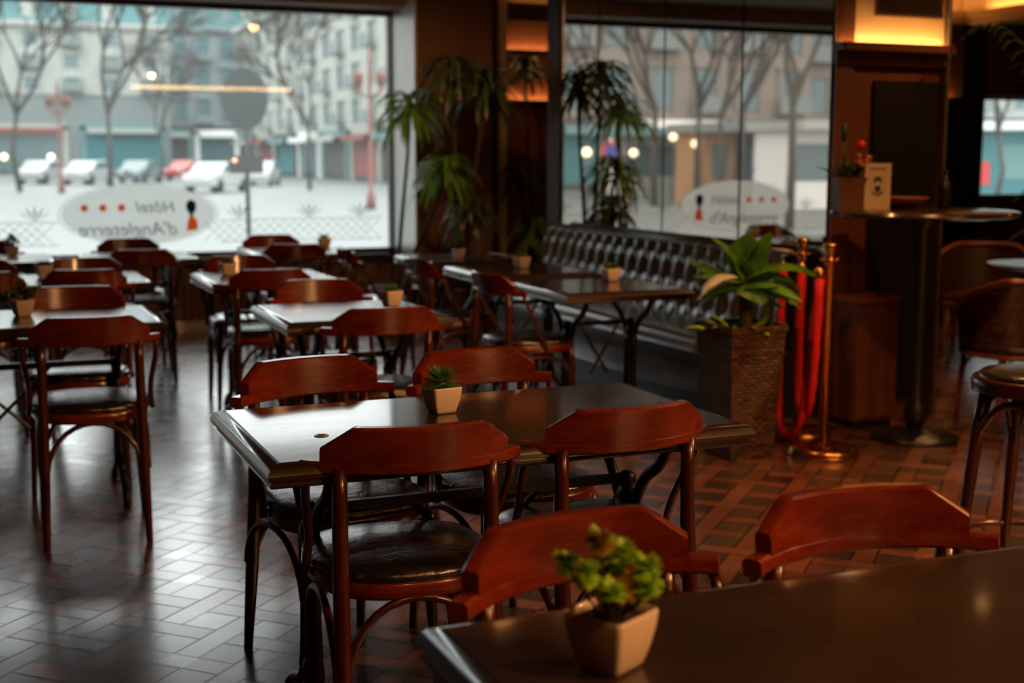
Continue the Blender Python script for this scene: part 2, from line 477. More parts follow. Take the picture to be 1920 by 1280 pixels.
tag(st, 'warm light strip hidden on the cream cornice at top right', 'light')
struct(MB().box(5.0, 9.62, YW-.12, YW-.10, 1.96, 2.02).build('trim_14', M['darkframe'], smooth=False))
st = MB().box(5.2, 9.55, YW-.085, YW-.06, 1.982, 1.994).build('cove_light', M['warm_strip_soft'], smooth=False)
tag(st, 'warm light strip on the dark ledge left of the far right window', 'light')
st = MB().box(9.58, 9.60, 3.0, 10.8, 2.842, 2.855).build('cove_light', M['warm_strip'], smooth=False)
tag(st, 'warm light strip along the cream beam running towards the camera', 'light')
# niche between pillar and dark post; added lit ledges imitate mirrored cove lights
nb = MB(); nb.box(4.19, 5.06, YW-.02, YW+.05, 0, CL)
struct(nb.build('wall_niche', M['pillar'], smooth=False))
struct(MB().box(4.51, 5.06, YW-.026, YW-.02, 1.86, 2.74).build('wall_reflected_cove', M['cream'], smooth=False))  # cream backing added to carry the glow of the imitated cove
nb = MB(); nb.box(4.42, 5.06, YW-.14, YW-.02, 1.86, 1.885); nb.box(4.42, 5.06, YW-.14, YW-.125, 1.885, 1.905)
nb.box(4.42, 5.06, YW-.14, YW-.02, 2.30, 2.325); nb.box(4.42, 5.06, YW-.14, YW-.125, 2.325, 2.345)
struct(nb.build('trim_9', M['darkframe'], smooth=False))
struct(MB().box(4.42, 4.50, YW-.17, YW-.02, 0, CL).build('trim_10', M['jamb'], smooth=False))
for z, lab in ((1.887, 'lower added ledge imitating mirrored cove light in the niche between pillar and dark post'), (2.327, 'upper added ledge imitating mirrored cove light in the niche between pillar and dark post')):
    st = MB().box(4.52, 5.04, YW-.10, YW-.06, z, z+.012).build('cove_light', M['warm_strip'], smooth=False)
    tag(st, lab, 'light')
# pillar at near end of mirror wall; added lit top imitates a mirrored cove
pa = MB(); pa.box(XM+.03, 4.90, 5.80, 6.35, 0, CHI)
struct(pa.build('wall_column', M['wallwood'], smooth=False))
struct(MB().box(XM+.005, 4.88, 5.785, 5.80, 1.99, 2.78).build('wall_reflected_cove', M['cream'], smooth=False))
lp = MB(); lp.box(XM, 4.89, 5.70, 5.80, 1.945, 1.96); lp.box(XM, 4.89, 5.70, 5.715, 1.96, 1.985)
lp.box(XM, 4.89, 5.76, 5.80, 1.88, 1.945); lp.box(XM, XM+.012, 5.70, 5.80, 1.96, 1.985); lp.box(4.878, 4.89, 5.70, 5.80, 1.96, 1.985)
struct(lp.build('trim_11', M['wallwood'], smooth=False))
st = MB().box(XM+.02, 4.87, 5.735, 5.76, 1.962, 1.972).build('cove_light', M['warm_strip'], smooth=False)  # added glowing strip in place of a cove light reflected here
tag(st, 'added warm strip imitating a mirrored cove light on the column behind the high table', 'light')
vt = MB(); vt.box(4.42, 4.86, 5.775, 5.785, 2.13, 2.26)
vt = tag(vt.build('air_vent', M['wallwood'], smooth=False), 'dark oblong air vent in the imitated cove reflection on the column top', 'vent')
for i in range(7):
    MB().box(4.44, 4.84, 5.768, 5.775, 2.142+i*.016, 2.150+i*.016).build('vent_slat', M['darkframe'], vt, False)
struct(MB().box(4.44, 4.86, 5.783, 5.80, .1, 1.80).build('trim_12', M['black'], smooth=False))
struct(MB().box(4.885, 4.905, 5.76, 5.80, 0, CHI).build('trim_13', M['steel'], smooth=False))
# mirror panels
ys = [5.80, 6.66, 7.58, 8.53, 9.17]
ml = ['mirror panel nearest the column, above the near end of the bench', 'second mirror panel from the column, above the bench', 'third mirror panel from the column, above the bench', 'narrow mirror panel beside the dark post, above the bench']
for i in range(4):
    o = MB().box(XM, XM+.012, ys[i]+.011, ys[i+1]-.011, .02, CL-.02).build('mirror_panel', M['mirror'], smooth=False)
    tag(o, ml[i], 'mirror', 'mirror panels above the bench')
# warm strip on the back wall, reflected in the window glass
st = MB().box(3.1, 6.2, YB, YB+.03, 2.70, 2.76).build('cove_light', M['warm_strip'], smooth=False)
tag(st, 'warm light strip high on the rear wall, mirrored in the left window', 'light')

# ------------------------------------------------------------------ lamps
def downlight(x, y, z, power, lab, tilt=(0, 0), blend=.6, size=1.9, col=(1, .43, .14)):
    t = thing('downlight', lab, 'lamp', (x, y, z), 0, 'warm ceiling downlights')
    MB().lathe([(.075, 0), (.085, -.018), (.062, -.022), (.058, -.001)]).build('lamp_ring', M['brass'], t)
    MB().lathe([(.057, -.001), (.057, -.004)]).build('lamp_lens', M['bright_lens' if x > 6 else 'warm_lens'], t)
    l = bpy.data.lights.new('lamp_bulb', 'SPOT'); l.energy = power; l.color = col
    l.spot_size = size; l.spot_blend = blend; l.shadow_soft_size = .05
    o = bpy.data.objects.new('lamp_bulb', l); COL.objects.link(o); o.parent = t; o.location = (0, 0, -.03)
    o.rotation_euler = (tilt[0], tilt[1], 0)
    return t
downlight(1.0, -.3, CL, 35, 'warm ceiling downlight over the left end of the foreground table', (R(25), 0))
downlight(3.0, -.5, CL, 330, 'warm ceiling downlight right of the foreground table', (R(35), R(30)))
downlight(4.9, 1.5, CHI, 420, 'warm ceiling downlight over the floor right of the bar stool', (R(10), R(42)))
downlight(3.35, 3.5, CL, 100, 'warm ceiling downlight over the floor beside the bar stool', (R(14), R(-6)))
downlight(5.4, 4.6, CHI, 130, 'warm ceiling downlight over the rattan armchairs', (R(8), R(5)))
downlight(6.26, 6.78, CHI, 80, 'warm ceiling downlight over the round table', (0, 0))
downlight(2.5, 5.0, CL, 60, 'warm ceiling downlight over the walkway before the bench', (R(20), 0))
downlight(2.9, 8.4, CL, 70, 'added warm ceiling downlight brightening the brown pillar', (R(38), R(-12)))  # unseen lamp, added and aimed to brighten the pillar

# ================================================================== CHAIRS
RR = .367
def rail_solid(a_max, zb, zt, r0, r1, n=18, zts=None):
    """curved rail: section between radii r0,r1; heights from zb to zt(|a|)"""
    rs = []
    for i in range(n+1):
        a = -a_max+2*a_max*i/n
        top = zt(abs(a)) if callable(zt) else zt
        bot = zb(abs(a)) if callable(zb) else zb
        def P(r, z):
            lean = -(z-.74)*.16
            return Vector((r*math.sin(a), RR-.235-r*math.cos(a)+lean, z))
        e = .005
        rs.append([P(r0, bot+e), P(r0+e, bot), P(r1-e, bot), P(r1, bot+e), P(r1, top-e), P(r1-e, top), P(r0+e, top), P(r0, top-e)])
    return MB().rings(rs)
def make_chair(lab):
    t = thing('bentwood_chair', lab, 'chair')
    A = R(33.5)
    def top(a):
        s = a/A
        if s < .68: return .835
        return .835-(s-.68)/.32*.046
    rail_solid(A, lambda a: .735+.004*math.cos(a), top, RR-.017, RR+.013, 36).build('backrest', M['chair'], t, auto=40)
    rail_solid(R(41), .728, .757, RR-.018, RR+.0145, 24).build('arm_rail', M['chair'], t, auto=40)
    # seat frame and pad: rounded trapezoid
    def outline(k, n=36):
        o = []
        for j in range(n):
            a = 2*PI*j/n; c_, s_ = math.cos(a), math.sin(a)
            e = .72
            x = .205*k*math.copysign(abs(c_)**e, c_); y = .205*k*math.copysign(abs(s_)**e, s_)
            o.append((x*(1+.10*y/.2), y))
        return o
    def stack(levels): return [[Vector((x, y, z)) for x, y in outline(k)] for k, z in levels]
    MB().rings(stack([(1.0, .440), (1.03, .446), (1.03, .474), (1.0, .480)])).build('seat_frame', M['chair'], t, auto=50)
    MB().rings(stack([(1.005, .478), (1.025, .484), (1.02, .494), (.97, .503), (.85, .511), (.6, .516), (.3, .518), (.05, .5185)])).build('seat_cushion', M['leather'], t)
    for s in (-1, 1):
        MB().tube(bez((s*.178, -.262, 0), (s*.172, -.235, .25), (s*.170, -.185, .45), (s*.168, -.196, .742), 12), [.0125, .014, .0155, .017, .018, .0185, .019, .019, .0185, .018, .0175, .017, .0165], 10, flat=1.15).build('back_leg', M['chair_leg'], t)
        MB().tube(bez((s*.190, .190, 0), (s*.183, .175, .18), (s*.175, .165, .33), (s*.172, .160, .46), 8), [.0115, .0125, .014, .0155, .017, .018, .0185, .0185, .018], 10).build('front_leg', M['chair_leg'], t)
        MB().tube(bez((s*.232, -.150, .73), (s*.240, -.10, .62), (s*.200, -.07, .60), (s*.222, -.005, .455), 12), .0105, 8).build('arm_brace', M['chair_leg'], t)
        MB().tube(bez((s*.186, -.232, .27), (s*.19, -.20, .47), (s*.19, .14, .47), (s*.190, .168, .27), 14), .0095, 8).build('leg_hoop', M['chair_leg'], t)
    for y, x in ((-.232, .165), (.170, .170)):
        MB().tube(bez((-x, y, .27), (-x*.9, y+(.04 if y < 0 else -.01), .50), (x*.9, y+(.04 if y < 0 else -.01), .50), (x, y, .27), 14), .0095, 8).build('leg_hoop', M['chair_leg'], t)
    return t
G = 'bentwood chairs with black leather seats'
chairs = [
 # x, y, rz(deg), label
 (.897, 2.87, -5, 'bentwood chair with worn leather seat, left of two backing us at the spiky-plant table'),
 (1.395, 2.89, 2, 'bentwood chair at the right, backing us, at the spiky-plant table'),
 (.912, 3.43, 190, 'bentwood chair facing us behind the left half of the spiky-plant table'),
 (1.405, 3.42, 190, 'bentwood chair facing us directly behind the spiky plant'),
 (.89, 1.63, 187, 'bentwood chair facing us behind the bushy foreground plant'),
 (1.375, 1.60, 176, 'bentwood chair facing us at right of the foreground table, floor tiles beyond'),
 (.405, 5.13, -3, 'bentwood chair at left, seen whole from behind on the open floor'),
 (.415, 5.86, 175, 'bentwood chair facing us, right behind the yellow-green plant at left'),
 (.575, 7.22, -8, 'bentwood chair backing us with pale lit top edge, behind the yellow-green plant table'),
 (.05, 7.22, 2, 'bentwood chair cut by the left frame edge, backing us, above yellow-green plant'),
 (.60, 7.58, 178, 'bentwood chair facing us, just above the lit chair back at left'),
 (.06, 7.60, 182, 'bentwood chair cut by the left frame edge, facing us, left of small pot'),
 (1.01, 8.62, -3, 'bentwood chair backing us before the oval window sign, white lit seat'),
 (1.03, 9.33, 176, 'bentwood chair facing us right under the lettering of the oval window sign'),
 (2.02, 8.80, -6, 'bentwood chair backing us at the window table with a tiny plant'),
 (2.05, 9.41, 177, 'bentwood chair facing us at the window table with a tiny plant'),
 (1.45, 6.90, -6, 'bentwood chair backing us in the middle distance, dark pot left of it'),
 (1.45, 7.46, 178, 'bentwood chair facing us behind the dark pot in middle distance'),
 (1.48, 5.03, -2, 'bentwood chair backing us in front of the orange pot in the middle'),
 (1.485, 5.79, 176, 'bentwood chair facing us at the middle table with orange pot at right'),
 (2.60, 6.12, -82, 'bentwood chair side-on at the nearest of the three bench tables'),
 (2.58, 7.17, -86, 'bentwood chair side-on at the middle one of the three bench tables'),
 (2.42, 8.10, -95, 'bentwood chair side-on at the farthest bench table, near the window jamb'),
 (.12, 9.42, 180, 'bentwood chair at the left frame edge below the window, far pot beside it'),
]
c0 = make_chair(chairs[0][3]); c0['group'] = G
for i, (x, y, rz, lab) in enumerate(chairs):
    o = c0 if i == 0 else dup(c0, lab)
    o.location = (x, y, 0); o.rotation_euler = (0, 0, R(rz))

# ================================================================== TABLES
def make_table(L, D, lab, name='bistro_table'):
    t = thing(name, lab, 'table')
    x, y = L/2, D/2; e = .034
    MB().box(-x+e, x-e, -y+e, y-e, .722, .755).build('tabletop', M['table'], t, False)
    # moulded edge: profile swept round the four mitred corners
    prof = [(0, .7548), (.004, .7525), (.006, .7545), (.018, .752), (.028, .744), (.034, .732), (.032, .722), (.026, .719), (.024, .713), (.030, .709), (.026, .704), (0, .704)]
    rs = []
    for sx, sy in ((-1, -1), (1, -1), (1, 1), (-1, 1)):
        rs.append([Vector((sx*(x-e+d), sy*(y-e+d), z)) for d, z in prof])
    MB().rings(rs, closed=True).build('edge_moulding', M['table_edge'], t, auto=35)
    lx = x-.17; ly = y-.06
    for s in (-1, 1):
        X = s*lx
        leg = MB()
        for q in (-1, 1):
            leg.tube(bez((X, q*ly*.78, .712), (X, q*ly*.55, .56), (X, q*.13, .66), (X, q*.045, .50), 10), .017, 8, flat=.8)
            leg.tube(bez((X, q*.045, .50), (X, q*.028, .40), (X, q*.026, .25), (X, q*.06, .15), 8), .018, 8)
            leg.tube(bez((X, q*.06, .15), (X, q*.10, .06), (X, q*ly*.7, .10), (X, q*ly*.88, .012), 8), .016, 8)
            leg.ball((X, q*ly*.88, .012), .02, 6, (1, 1, .6))
        leg.box(X-.02, X+.02, -ly*.9, ly*.9, .70, .716)
        lo = leg.build('trestle_leg', M['iron'], t)
        k = MB()
        k.ball((X, 0, .50), .042, 8, (.6, 1.2, 1)); k.ball((X, 0, .555), .026, 8); k.ball((X, 0, .45), .028, 8); k.ball((X, .03, .405), .018, 6); k.ball((X, -.03, .405), .018, 6)
        k.build('cast_knob', M['iron'], lo)
        MB().ball((X, 0, .16), .034, 8, (.7, 1.3, 1)).build('foot_knob', M['iron'], lo)
    MB().box(-lx, lx, -.008, .008, .548, .573).build('stretcher', M['iron'], t, False)
    zz = MB(); w = min(.17, lx*.6)
    zz.tube([(-w, 0, .55), (w*.5, .012, .30)], .008, 6); zz.tube([(w, 0, .55), (-w*.5, -.012, .30)], .008, 6)
    zz.build('cross_brace', M['iron'], t, False)
    return t
TG = 'dark bistro tables with iron legs'
long0 = make_table(1.20, .70, 'dark wooden four-seat table in focus, holding the spiky green plant'); long0['group'] = TG
long0.location = (1.16, 3.05, 0)
dup(long0, 'dark wooden table in the foreground, holding the bushy light green plant', (1.15, 1.34, 0))
dup(long0, 'dark wooden table at left holding the yellow-green bushy plant', (.12, 5.64, 0))
dup(long0, 'dark wooden table at left, second from the yellow-green plant towards the window', (.30, 7.40, 0))
sq0 = make_table(.70, .72, 'small dark square table in the middle with orange pot at its right corner'); sq0['group'] = TG
sq0.location = (1.49, 5.43, 0)
for lab, p in (('small dark square table bearing a shaded dark pot, white with window glare', (1.50, 7.18, 0)),
               ('small dark square table under the oval window sign, between two chairs', (1.05, 9.0, 0)),
               ('small dark square table nearest the window jamb, bearing a tiny plant', (2.13, 9.12, 0)),
               ('small dark square table at far left frame edge below the window', (.17, 9.05, 0)),
               ('dark square table nearest us along the tufted bench', (2.98, 6.05, 0)),
               ('dark square table in the middle of the three along the bench', (2.98, 7.10, 0)),
               ('dark square table farthest from us along the bench', (2.98, 8.08, 0))):
    dup(sq0, lab, p)
md = tag(MB().lathe([(.0165, 0), (.017, .0008), (.0165, .0016), (.011, .0017), (.0105, .0012)], n=24).build('table_disc', M['brass']), 'small round metal disc on the left end of the spiky-plant table', 'disc')
md.location = (.745, 2.97, .7552)
MB().lathe([(.010, .0012), (.010, .0021)], n=20).build('disc_centre', M['iron'], md)

# ================================================================== POT PLANTS
def make_pot(lab, cat='plant'):
    t = thing('potted_plant', lab, cat)
    def sq(w, z, r=.18, n=5):
        o = []
        for qx, qy, a0 in ((1, 1, 0), (-1, 1, PI/2), (-1, -1, PI), (1, -1, 1.5*PI)):
            for i in range(n):
                a = a0+PI/2*i/(n-1); o.append(Vector((qx*w*(1-r)+w*r*math.cos(a), qy*w*(1-r)+w*r*math.sin(a), z)))
        return o
    rs = [sq(.022, 0), sq(.026, .001), sq(.0290, .007), sq(.0350, .028), sq(.0390, .048), sq(.0405, .062), sq(.0405, .066), sq(.0390, .0682), sq(.0365, .067), sq(.0350, .058)]
    MB().rings(rs).build('pot', M['pot'], t, auto=60)
    MB().rings([sq(.0352, .056), sq(.0352, .059)]).build('soil', M['soil'], t)
    return t
def foliage(t, kind, seed, mat=None):
    r = random.Random(seed); b = MB()
    if kind == 'spiky':
        for i in range(190):
            a = r.uniform(0, 2*PI); e = math.asin(r.uniform(-.12, 1)); L = r.uniform(.036, .050)
            q = .010*math.cos(e)
            b.leaf((q*math.cos(a), q*math.sin(a), .072+.012*math.sin(e)), a, L, .0056, e, e-.22, 4, .3)
        return b.build('spiky_leaves', M['leaf_spiky'] if mat is None else mat, t)
    if kind == 'grass':
        for i in range(120):
            a = r.uniform(0, 2*PI); e = r.uniform(.7, 1.5); q = r.uniform(0, .028); c = r.uniform(0, 2*PI)
            b.leaf((q*math.cos(c), q*math.sin(c), .056), a, r.uniform(.03, .05), .007, e, e-.7, 3, .2)
        return b.build('grassy_leaves', mat or M['leaf_mid'], t)
    if kind == 'bushy':
        st = MB(); cl = []
        for i in range(15):
            a = 2*PI*i/15*2.4; q = r.uniform(.014, .066) if i > 2 else .014; h = .142-.9*q*.6+r.uniform(-.018, .018)
            c = Vector((q*math.cos(a), q*math.sin(a), h)); cl.append(c)
            st.tube(bez((.3*q*math.cos(a), .3*q*math.sin(a), .055), (.3*q*math.cos(a), .3*q*math.sin(a), .08), (c.x, c.y, h-.03), c, 5), .0022, 5)
        st.build('stems', M['bark'], t)
        for k, c in enumerate(cl):
            tgt = MB()
            for i in range(44):
                a = r.uniform(0, 2*PI); e = r.uniform(-.5, 1.45)
                tgt.leaf(c+Vector((0, 0, -.004)), a, r.uniform(.014, .023), .015, e, e-.7, 3, .3)
            tgt.build('leaf_cluster', M['leaf_tip'] if k % 5 == 4 else (mat or M['leaf_bright']), t)
PG = 'pot plants on the tables'
pots = [
 (.734, 1.447, 28, 'bushy', None, 'bushy light green plant in square pale pot, blurred in the foreground', 1.12),
 (1.10, 3.135, 9, 'spiky', None, 'spiky dark green plant in square pale pot on the focused table', 1.0),
 (1.70, 5.50, 14, 'grass', 'leaf_spiky', 'grassy plant in orange-lit pot on the middle square table', 1.0),
 (.20, 5.72, 20, 'bushy', 'leaf_yellow', 'yellow-green bushy plant in square pot on the left table', .98),
 (3.12, 6.20, 5, 'grass', 'leaf_mid', 'low green plant in orange-lit pot on the nearest bench table', 1.0),
 (3.00, 7.12, 15, 'grass', 'leaf_yellow', 'short yellow plant in pot on the middle bench table', 1.0),
 (2.93, 8.00, 10, 'bushy', 'leaf_mid', 'green plant in half-lit pot on the farthest bench table', .85),
 (2.38, 9.30, 8, 'grass', 'leaf_mid', 'tiny green plant in pot at the right of the window table', 1.0),
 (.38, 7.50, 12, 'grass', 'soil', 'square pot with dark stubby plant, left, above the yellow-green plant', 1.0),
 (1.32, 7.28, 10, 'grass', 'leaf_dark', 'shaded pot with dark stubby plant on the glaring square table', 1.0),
 (.28, 9.25, 10, 'bushy', 'leaf_mid', 'green plant in shaded pot at far left below the window', .9),
]
for i, (x, y, rz, kind, mt, lab, sc) in enumerate(pots):
    t = make_pot(lab); t['group'] = PG
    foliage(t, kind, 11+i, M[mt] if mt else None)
    t.location = (x, y, .7553); t.rotation_euler = (0, 0, R(rz)); t.scale = (sc, sc, sc)

# ================================================================== BENCH
bn = thing('banquette_bench', 'long black leather bench with button-tufted back along the mirror wall', 'bench', (0, 0, 0))
y0, y1 = 5.98, 9.14
MB().box(3.62, 4.16, y0+.03, y1-.02, 0, .14).build('plinth', M['black'], bn, False)
MB().box(3.54, 4.16, y0, y1, .14, .36).build('seat_base', M['bench_leather'], bn, True, bevel=.015)
b = MB(); n = 48; rs = []
for i in range(n+1):
    y = y0-.005+(y1-y0+.01)*i/n
    pr = [(3.53, .365), (3.50, .385), (3.495, .42), (3.51, .45), (3.55, .468), (3.65, .476+.006*math.sin(9*y)), (3.85, .472), (4.02, .462), (4.02, .365)]
    rs.append([Vector((x, y, z)) for x, z in pr])
b.rings(rs); b.build('seat_cushion', M['bench_leather'], bn, auto=50)
# tufted back as a displaced sheet with thickness
def tuft(u, v):
    a, c = u/.155+v/.30, u/.155-v/.30
    fold = (abs(math.sin(PI*a))*abs(math.sin(PI*c)))**.5
    a0, c0 = round(a), round(c)
    du, dv = u-(a0+c0)/2*.155, v-(a0-c0)/2*.30
    return .62*(1-math.exp(-(du/.036)**2-(dv/.058)**2))+.38*fold
NU, NV = 420, 54
vs = []; fs = []
zb, zt = .455, .885
for i in range(NU+1):
    for j in range(NV+1):
        y = y0+(y1-y0)*i/NU; v = j/NV; z = zb+(zt-zb)*v
        xb = 4.035+.055*v
        edge = min(1, (1-v)/.10); d = .050*tuft(y-y0, v*.43+.045)*(.35+.65*edge)+.018*(1-edge)
        if v > .97: d *= .5
        vs.append((xb-d, y, z))
for i in range(NU):
    for j in range(NV):
        a = i*(NV+1)+j; fs.append((a, a+1, a+NV+2, a+NV+1))
MB().add(vs, fs).build('tufted_back', M['bench_leather'], bn)
bt = MB()
bm0 = MB().ball((0, 0, 0), .013, 8, (.6, 1, 1)).build('button', M['bench_leather'], bn)
first = True
for r_ in range(4):
    for k in range(24):
        a_i, c_i = k, k-r_
        u = (a_i+c_i)/2*.155; v = (a_i-c_i)/2*.30-.045
        v = r_/2*.30-.045
        if not (.05 < u < y1-y0-.05) or not (.04 < v < .40): continue
        o = bm0 if first else bm0.copy()
        if not first: COL.objects.link(o); o.parent = bn
        first = False
        o.location = (4.030+.055*v/.43, y0+u, zb+v)
MB().box(4.10, 4.165, y0, y1, .36, .895).build('back_frame', M['black'], bn, False)
MB().tube([(4.095, y0, .895), (4.095, y1, .895)], .020, 10).build('top_roll', M['bench_leather'], bn)
MB().box(3.60, 4.17, y0-.03, y0, .0, .36).build('end_panel', M['black'], bn, False, bevel=.008)

# ================================================================== TALL PLANTS IN THE WINDOW CORNER
def dracaena(lab, loc, canes, seed, leafn=52, pot=True):
    r = random.Random(seed)
    t = thing('dracaena_plant', lab, 'plant', loc)
    MB().lathe([(.13, 0), (.15, .01), (.19, .36), (.20, .38), (.185, .38), (.175, .33)], n=28).build('pot', M['wicker'], t)
    MB().lathe([(.175, .33), (.175, .345)], n=20).build('soil', M['soil'], t)
    for (dx, dy, h, L, mat) in canes:
        MB().tube(bez((dx*.2, dy*.2, .33), (dx*.3, dy*.3, .33+.4*(h-.33)), (dx, dy, h*.75), (dx, dy, h), 10), [.020, .019, .018, .017, .016, .015, .014, .014, .013, .013, .012], 7).build('cane', M['bark'], t)
        b = MB()
        for i in range(leafn):
            a = i*2.399+r.uniform(-.3, .3); q = i/leafn
            e0 = 1.45-1.6*q+r.uniform(-.15, .15)
            b.leaf((dx, dy, h-.10*q), a, L*r.uniform(.75, 1.1)*(.8+.3*q), .040, e0, -1.52+.25*(1-q)*r.random(), 8, .3, r.uniform(-.5, .5))
        b.build('leaf_crown', M[mat], t)
    return t
def cane_at(px, py, base, dep):
    p = at(px, py, dep); return (p.x-base[0], p.y-base[1], p.z)
b1 = (3.12, 10.0, 0)
d1 = 1*(b1[0]*math.sin(YAW)+b1[1]*math.cos(YAW))*math.cos(PIT)+CH*math.sin(PIT)
dracaena('tall drooping plant with bright leaves in front of the grey window jamb', b1,
   [cane_at(768, 192, b1, 10.35)+(.46, 'leaf_mid'), cane_at(832, 312, b1, 10.2)+(.40, 'leaf_mid')], 3)
b2 = (3.60, 9.85, 0)
dracaena('tall dark drooping plant before the brown pillar', b2,
   [cane_at(852, 125, b2, 10.2)+(.44, 'leaf_dark'), cane_at(908, 150, b2, 10.25)+(.48, 'leaf_dark'), cane_at(880, 385, b2, 10.1)+(.34, 'leaf_dark')], 5)
b3 = (4.66, 10.75, 0)
dracaena('tall dark plant in the niche before the added light ledges', b3,
   [cane_at(985, 118, b3, 11.4)+(.30, 'leaf_dark'), cane_at(976, 320, b3, 11.35)+(.30, 'leaf_dark'), cane_at(1000, 425, b3, 11.35)+(.36, 'leaf_mid')], 8)

# ================================================================== PLANTER, ROPES, STANCHIONS
pl = thing('planter', 'tall dark woven square planter with leafy plant at the bench end', 'planter', (3.345, 5.285, 0), R(2))
def sqr(w, z): return [Vector((-w, -w, z)), Vector((w, -w, z)), Vector((w, w, z)), Vector((-w, w, z))]
MB().rings([sqr(.112, 0), sqr(.115, .01), sqr(.150, .60), sqr(.157, .605), sqr(.157, .632), sqr(.140, .632), sqr(.136, .57)]).build('basket', M['wicker'], pl, False)
MB().rings([sqr(.134, .56), sqr(.135, .575)]).build('soil', M['soil'], pl, False)
MB().tube(bez((.02, 0, .56), (.04, .01, .70), (.015, 0, .78), (.03, .01, .88), 8), [.034, .034, .033, .032, .032, .031, .030, .028, .02], 9).build('trunk', M['bark'], pl)
def bigleaf(b, base, az, L, wd, e0, e1, n=8):
    p = Vector(base); rows = []; side = Vector((-math.sin(az), math.cos(az), 0))
    for i in range(n+1):
        t = i/n; e = e0+(e1-e0)*t
        d = Vector((math.cos(az)*math.cos(e), math.sin(az)*math.cos(e), math.sin(e))); nn = d.cross(side)
        w = wd*.5*(math.sin(PI*min(.985, .03+.95*t**.85))**.75) if t > .08 else .004
        rows.append([p-side*w-nn*w*.35, p-side*w*.5-nn*w*.05, p.copy(), p+side*w*.5-nn*w*.05, p+side*w-nn*w*.35])
        p = p+d*(L/n)
    b.add([q for r_ in rows for q in r_], [(i*5+j, i*5+j+1, i*5+j+6, i*5+j+5) for i in range(n) for j in range(4)])
lf = MB()
r = random.Random(9)
for k in range(17):
    az = k*2.4+r.uniform(-.4, .4); e0 = r.uniform(-.1, 1.45)
    bigleaf(lf, (.03, .01, .76+.10*r.random()), az, r.uniform(.19, .31)*(.72 if e0 > .9 else 1), r.uniform(.13, .20), e0, e0-r.uniform(.5, 1.3))
for az, L, wd, e0, e1, z in ((-.35, .44, .16, .5, -1.0, .86), (-1.1, .25, .20, 1.5, .5, .85), (.2, .42, .15, .35, -1.1, .84), (2.6, .26, .17, 1.3, .2, .85), (-2.2, .22, .20, 1.45, .7, .86)):
    bigleaf(lf, (.03, .01, z), az, L, wd, e0, e1)
lf.build('broad_leaves', M['leaf_mid'], pl)
lf = MB()
for az, L, wd, e0, e1 in ((3.3, .26, .10, .5, -1.2), (2.9, .24, .09, .2, -1.3)):
    bigleaf(lf, (-.02, 0, .84), az, L, wd, e0, e1)
lf.build('pale_leaves', M['leaf_white'], pl)
lf = MB(); r = random.Random(4)
for i in range(26):
    a = r.uniform(0, 6.28); q = r.uniform(.03, .12)
    bigleaf(lf, (q*math.cos(a), q*math.sin(a), .57), a+r.uniform(-.5, .5), r.uniform(.10, .18), .045, r.uniform(.6, 1.2), r.uniform(-.8, .1), 5)
lf.build('low_leaves', M['leaf_bright'], pl)

def stanchion(lab, loc):
    t = thing('stanchion', lab, 'stanchion', loc, 0, 'brass rope stanchions')
    MB().lathe([(.150, 0), (.166, .004), (.168, .014), (.160, .022), (.163, .028), (.158, .040), (.12, .046), (.03, .052), (.026, .06)], n=36).build('base', M['brass'], t)
    MB().lathe([(.019, .05), (.019, .90), (.024, .905), (.024, .935), (.019, .94)], n=18).build('post', M['brass'], t)
    MB().lathe([(.019, .94), (.021, .955), (.033, .985), (.035, 1.0), (.030, 1.005), (.004, 1.008)], n=20).build('cap', M['brass'], t)
    for k, (dx, dy) in enumerate(((1, 0), (-1, 0), (0, 1), (0, -1))):
        MB().tube([(.02*dx, .02*dy, .925), (.045*dx, .045*dy, .925), (.05*dx, .05*dy, .935)], .006, 6).build('hook', M['brass'], t)
    return t
s1, s2 = (3.72, 5.13, 0), (3.84, 5.52, 0)
stanchion('brass stanchion nearer us, its round base fully visible', s1)
stanchion('brass stanchion farther back, half hidden by the planter leaves', s2)
def rope(lab, p0, p1, bottom, off):
    t = thing('velvet_rope', lab, 'rope', (p0[0], p0[1], 0), 0, 'red velvet ropes')
    q0 = Vector((0, 0, .90)); q1 = Vector((p1[0]-p0[0], p1[1]-p0[1], .90)); o = Vector(off)
    path = []
    for i in range(41):
        t_ = -1+2*i/40; k = .5+.5*math.sin(t_*PI/2)
        h = Vector((q0.x+(q1.x-q0.x)*k, q0.y+(q1.y-q0.y)*k, 0))+o*(1-t_*t_)
        path.append(h+Vector((0, 0, bottom+(.84-bottom)*abs(t_)**2.6)))
    rad = [.0215+.0022*math.sin(i*2.2) for i in range(41)]
    MB().tube(path, rad, 10).build('cord', M['velvet'], t)
    for q in (q0, q1):
        MB().lathe([(.012, 0), (.019, .004), (.019, .05), (.012, .06), (.006, .07)], q-Vector((0, 0, .075)), 14).build('rope_end', M['brass'], t)
    return t
rope('red velvet rope hanging lowest between the brass stanchions', (s2[0]-.085, s2[1]+.035, 0), (s1[0]-.03, s1[1]+.045, 0), .05, (-.04, .01, 0))
rope('red velvet rope hanging higher between the brass stanchions', (s2[0]-.03, s2[1]-.045, 0), (s1[0]-.052, s1[1]+.0, 0), .16, (-.02, 0, 0))

